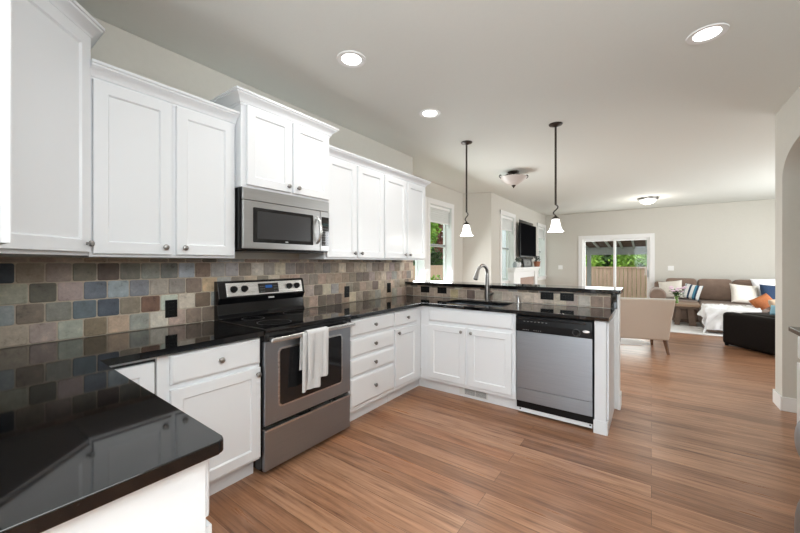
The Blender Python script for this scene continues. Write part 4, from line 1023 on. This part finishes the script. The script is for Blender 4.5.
# ------------------------------------------------------------------ outside
struct(MB().box(-16, 12, -6, 40, -.80, -.70).build('ground', M['lawn']), 'green lawn outside the windows', 'ground')
struct(MB().box(-3.6, 3.0, 11.3, 14.0, -.2, -.06).build('patio', M['concrete']), 'concrete patio beyond the sliding door', 'patio')
def fence(p0_, p1_, z0, z1, label):
    a, b2 = Vector(p0_), Vector(p1_); n_ = int((b2-a).length/.135); d_ = (b2-a).normalized(); ang_ = math.atan2(d_.y, d_.x)
    r = thing('wooden_fence', label, 'fence', (a.x, a.y, z0), ang_, local=True)
    m_ = MB(); rn = random.Random(2)
    for k in range(n_): m_.box(k*.135, k*.135+.125, -.01+rn.uniform(-.004, .004), .012, 0, z1-z0-.05)
    m_.build('boards', M['cedar'], r)
    MB().box(0, n_*.135, -.04, .04, z1-z0-.05, z1-z0).build('cap_rail', M['cedar'], r)
fence((-4.9, 15.6), (4.5, 15.6), -.7, 1.17, 'cedar board fence seen through the sliding door')
fence((-7.0, 14.6), (-7.0, 6.0), -.7, 1.22, 'cedar board fence seen through the window beside the cabinets')
def bush(c, a, n_, mtl, label, name='shrub', seed=0, s=.11, group='shrubs beyond the fences'):
    r = thing(name, label, 'shrub', (c[0], c[1], -.7), group=group); rn = random.Random(seed); m_ = MB()
    for k in range(n_):
        th = rn.uniform(0, 2*pi); ph_ = math.acos(rn.uniform(-1, 1)); q = rn.uniform(.55, 1.0)*(1+.18*sin(5*th)*sin(4*ph_))
        d_ = Vector((sin(ph_)*cos(th), sin(ph_)*sin(th), cos(ph_))); p_ = Vector(c)+Vector((d_.x*a[0], d_.y*a[1], d_.z*a[2]))*q
        u_ = (d_*.5+Vector((rn.uniform(-1, 1), rn.uniform(-1, 1), rn.uniform(-1, 1)))).normalized()*s*rn.uniform(.6, 1.2); w_ = u_.orthogonal().normalized()*s*.45
        w_ = Matrix.Rotation(rn.uniform(0, 6.28), 3, u_.normalized()) @ w_
        m_.bm.faces.new([m_.bm.verts.new(t) for t in (p_-u_, p_+w_, p_+u_, p_-w_)])
    m_.build('foliage', mtl, r, angle=180)
    MB().tube([(c[0], c[1], -.7), (c[0], c[1], c[2])], [.09, .05], 8).build('trunk', M['rafter'], r)
bush((-2.6, 17.3, 1.2), (.95, .8, 1.1), 2600, M['leaf'], 'bright green shrub behind the fence, left in the sliding door', seed=1)
bush((-.5, 17.3, 1.1), (.95, .8, 1.2), 2600, M['leaf'], 'bright green shrub behind the fence, centre of the sliding door', seed=2)
bush((1.6, 17.3, 1.2), (.95, .8, 1.1), 2600, M['leaf'], 'bright green shrub behind the fence, right in the sliding door', seed=3)
bush((-.5, 19.8, 1.2), (4.2, 1.0, 2.2), 9000, M['leafdark'], 'dark hedge tree standing behind the bright shrubs', name='hedge_tree', seed=4, s=.24)
bush((-8.3, 13.2, 3.4), (.8, .9, 1.5), 2600, M['leaf'], 'green tree top beyond the side fence', name='tree', seed=5, group=None)
bush((-8.3, 15.5, 3.1), (.9, .95, 1.5), 2400, M['leafred'], 'reddish shrub beyond the side fence', seed=6)
bush((-10.8, 17.0, 1.9), (.8, 3.0, 2.6), 5200, M['leafdark'], 'dark shrub far behind the side fence', seed=7, s=.18)
bush((-6.4, 10.95, .15), (.35, .45, .65), 900, M['leaf'], 'small bright shrub in front of the side fence', seed=8, s=.09)
pc = thing('patio_cover', 'brown raftered patio cover outside the sliding door', 'patio cover', (-.6, 12.6, -.06))
MB().box(-3.4, 2.6, 13.90, 14.05, 1.60, 1.87, .004).build('beam', M['porchbeam'], pc, 'grey front beam')
for k in range(17):
    x = -3.2+k*.34
    MB().prism([(11.35, 2.05), (13.895, 1.79), (13.895, 1.855), (11.35, 2.115)], x, x+.05, axis='x').build('rafter', M['porchbeam'], pc, 'pale grey rafter')
MB().prism([(11.33, 2.12), (13.89, 1.858), (14.06, 1.873), (14.4, 1.88), (14.4, 1.92), (11.33, 2.16)], -3.4, 2.6, axis='x').build('roof_boards', M['rafter'], pc, 'dark brown roof boards')
for x in (-1.86, 2.3): MB().box(x, x+.12, 13.91, 14.03, -.0585, 1.599, .003).build('post', M['porchbeam'], pc)
hs = thing('neighbour_house', 'pale lap-sided house seen through the fireplace windows', 'house', (-7, 19, -.7))
sdm = MB()
for k in range(34): sdm.prism([(-5.6, -.7+k*.16), (-5.57, -.7+k*.16), (-5.6, -.7+(k+1)*.16)], 16.2, 26, axis='y')
sdm.build('lap_siding', M['siding'], hs)
MB().box(-7.2, -5.605, 16.2, 26, -.7, 4.74).build('walls', M['siding'], hs)
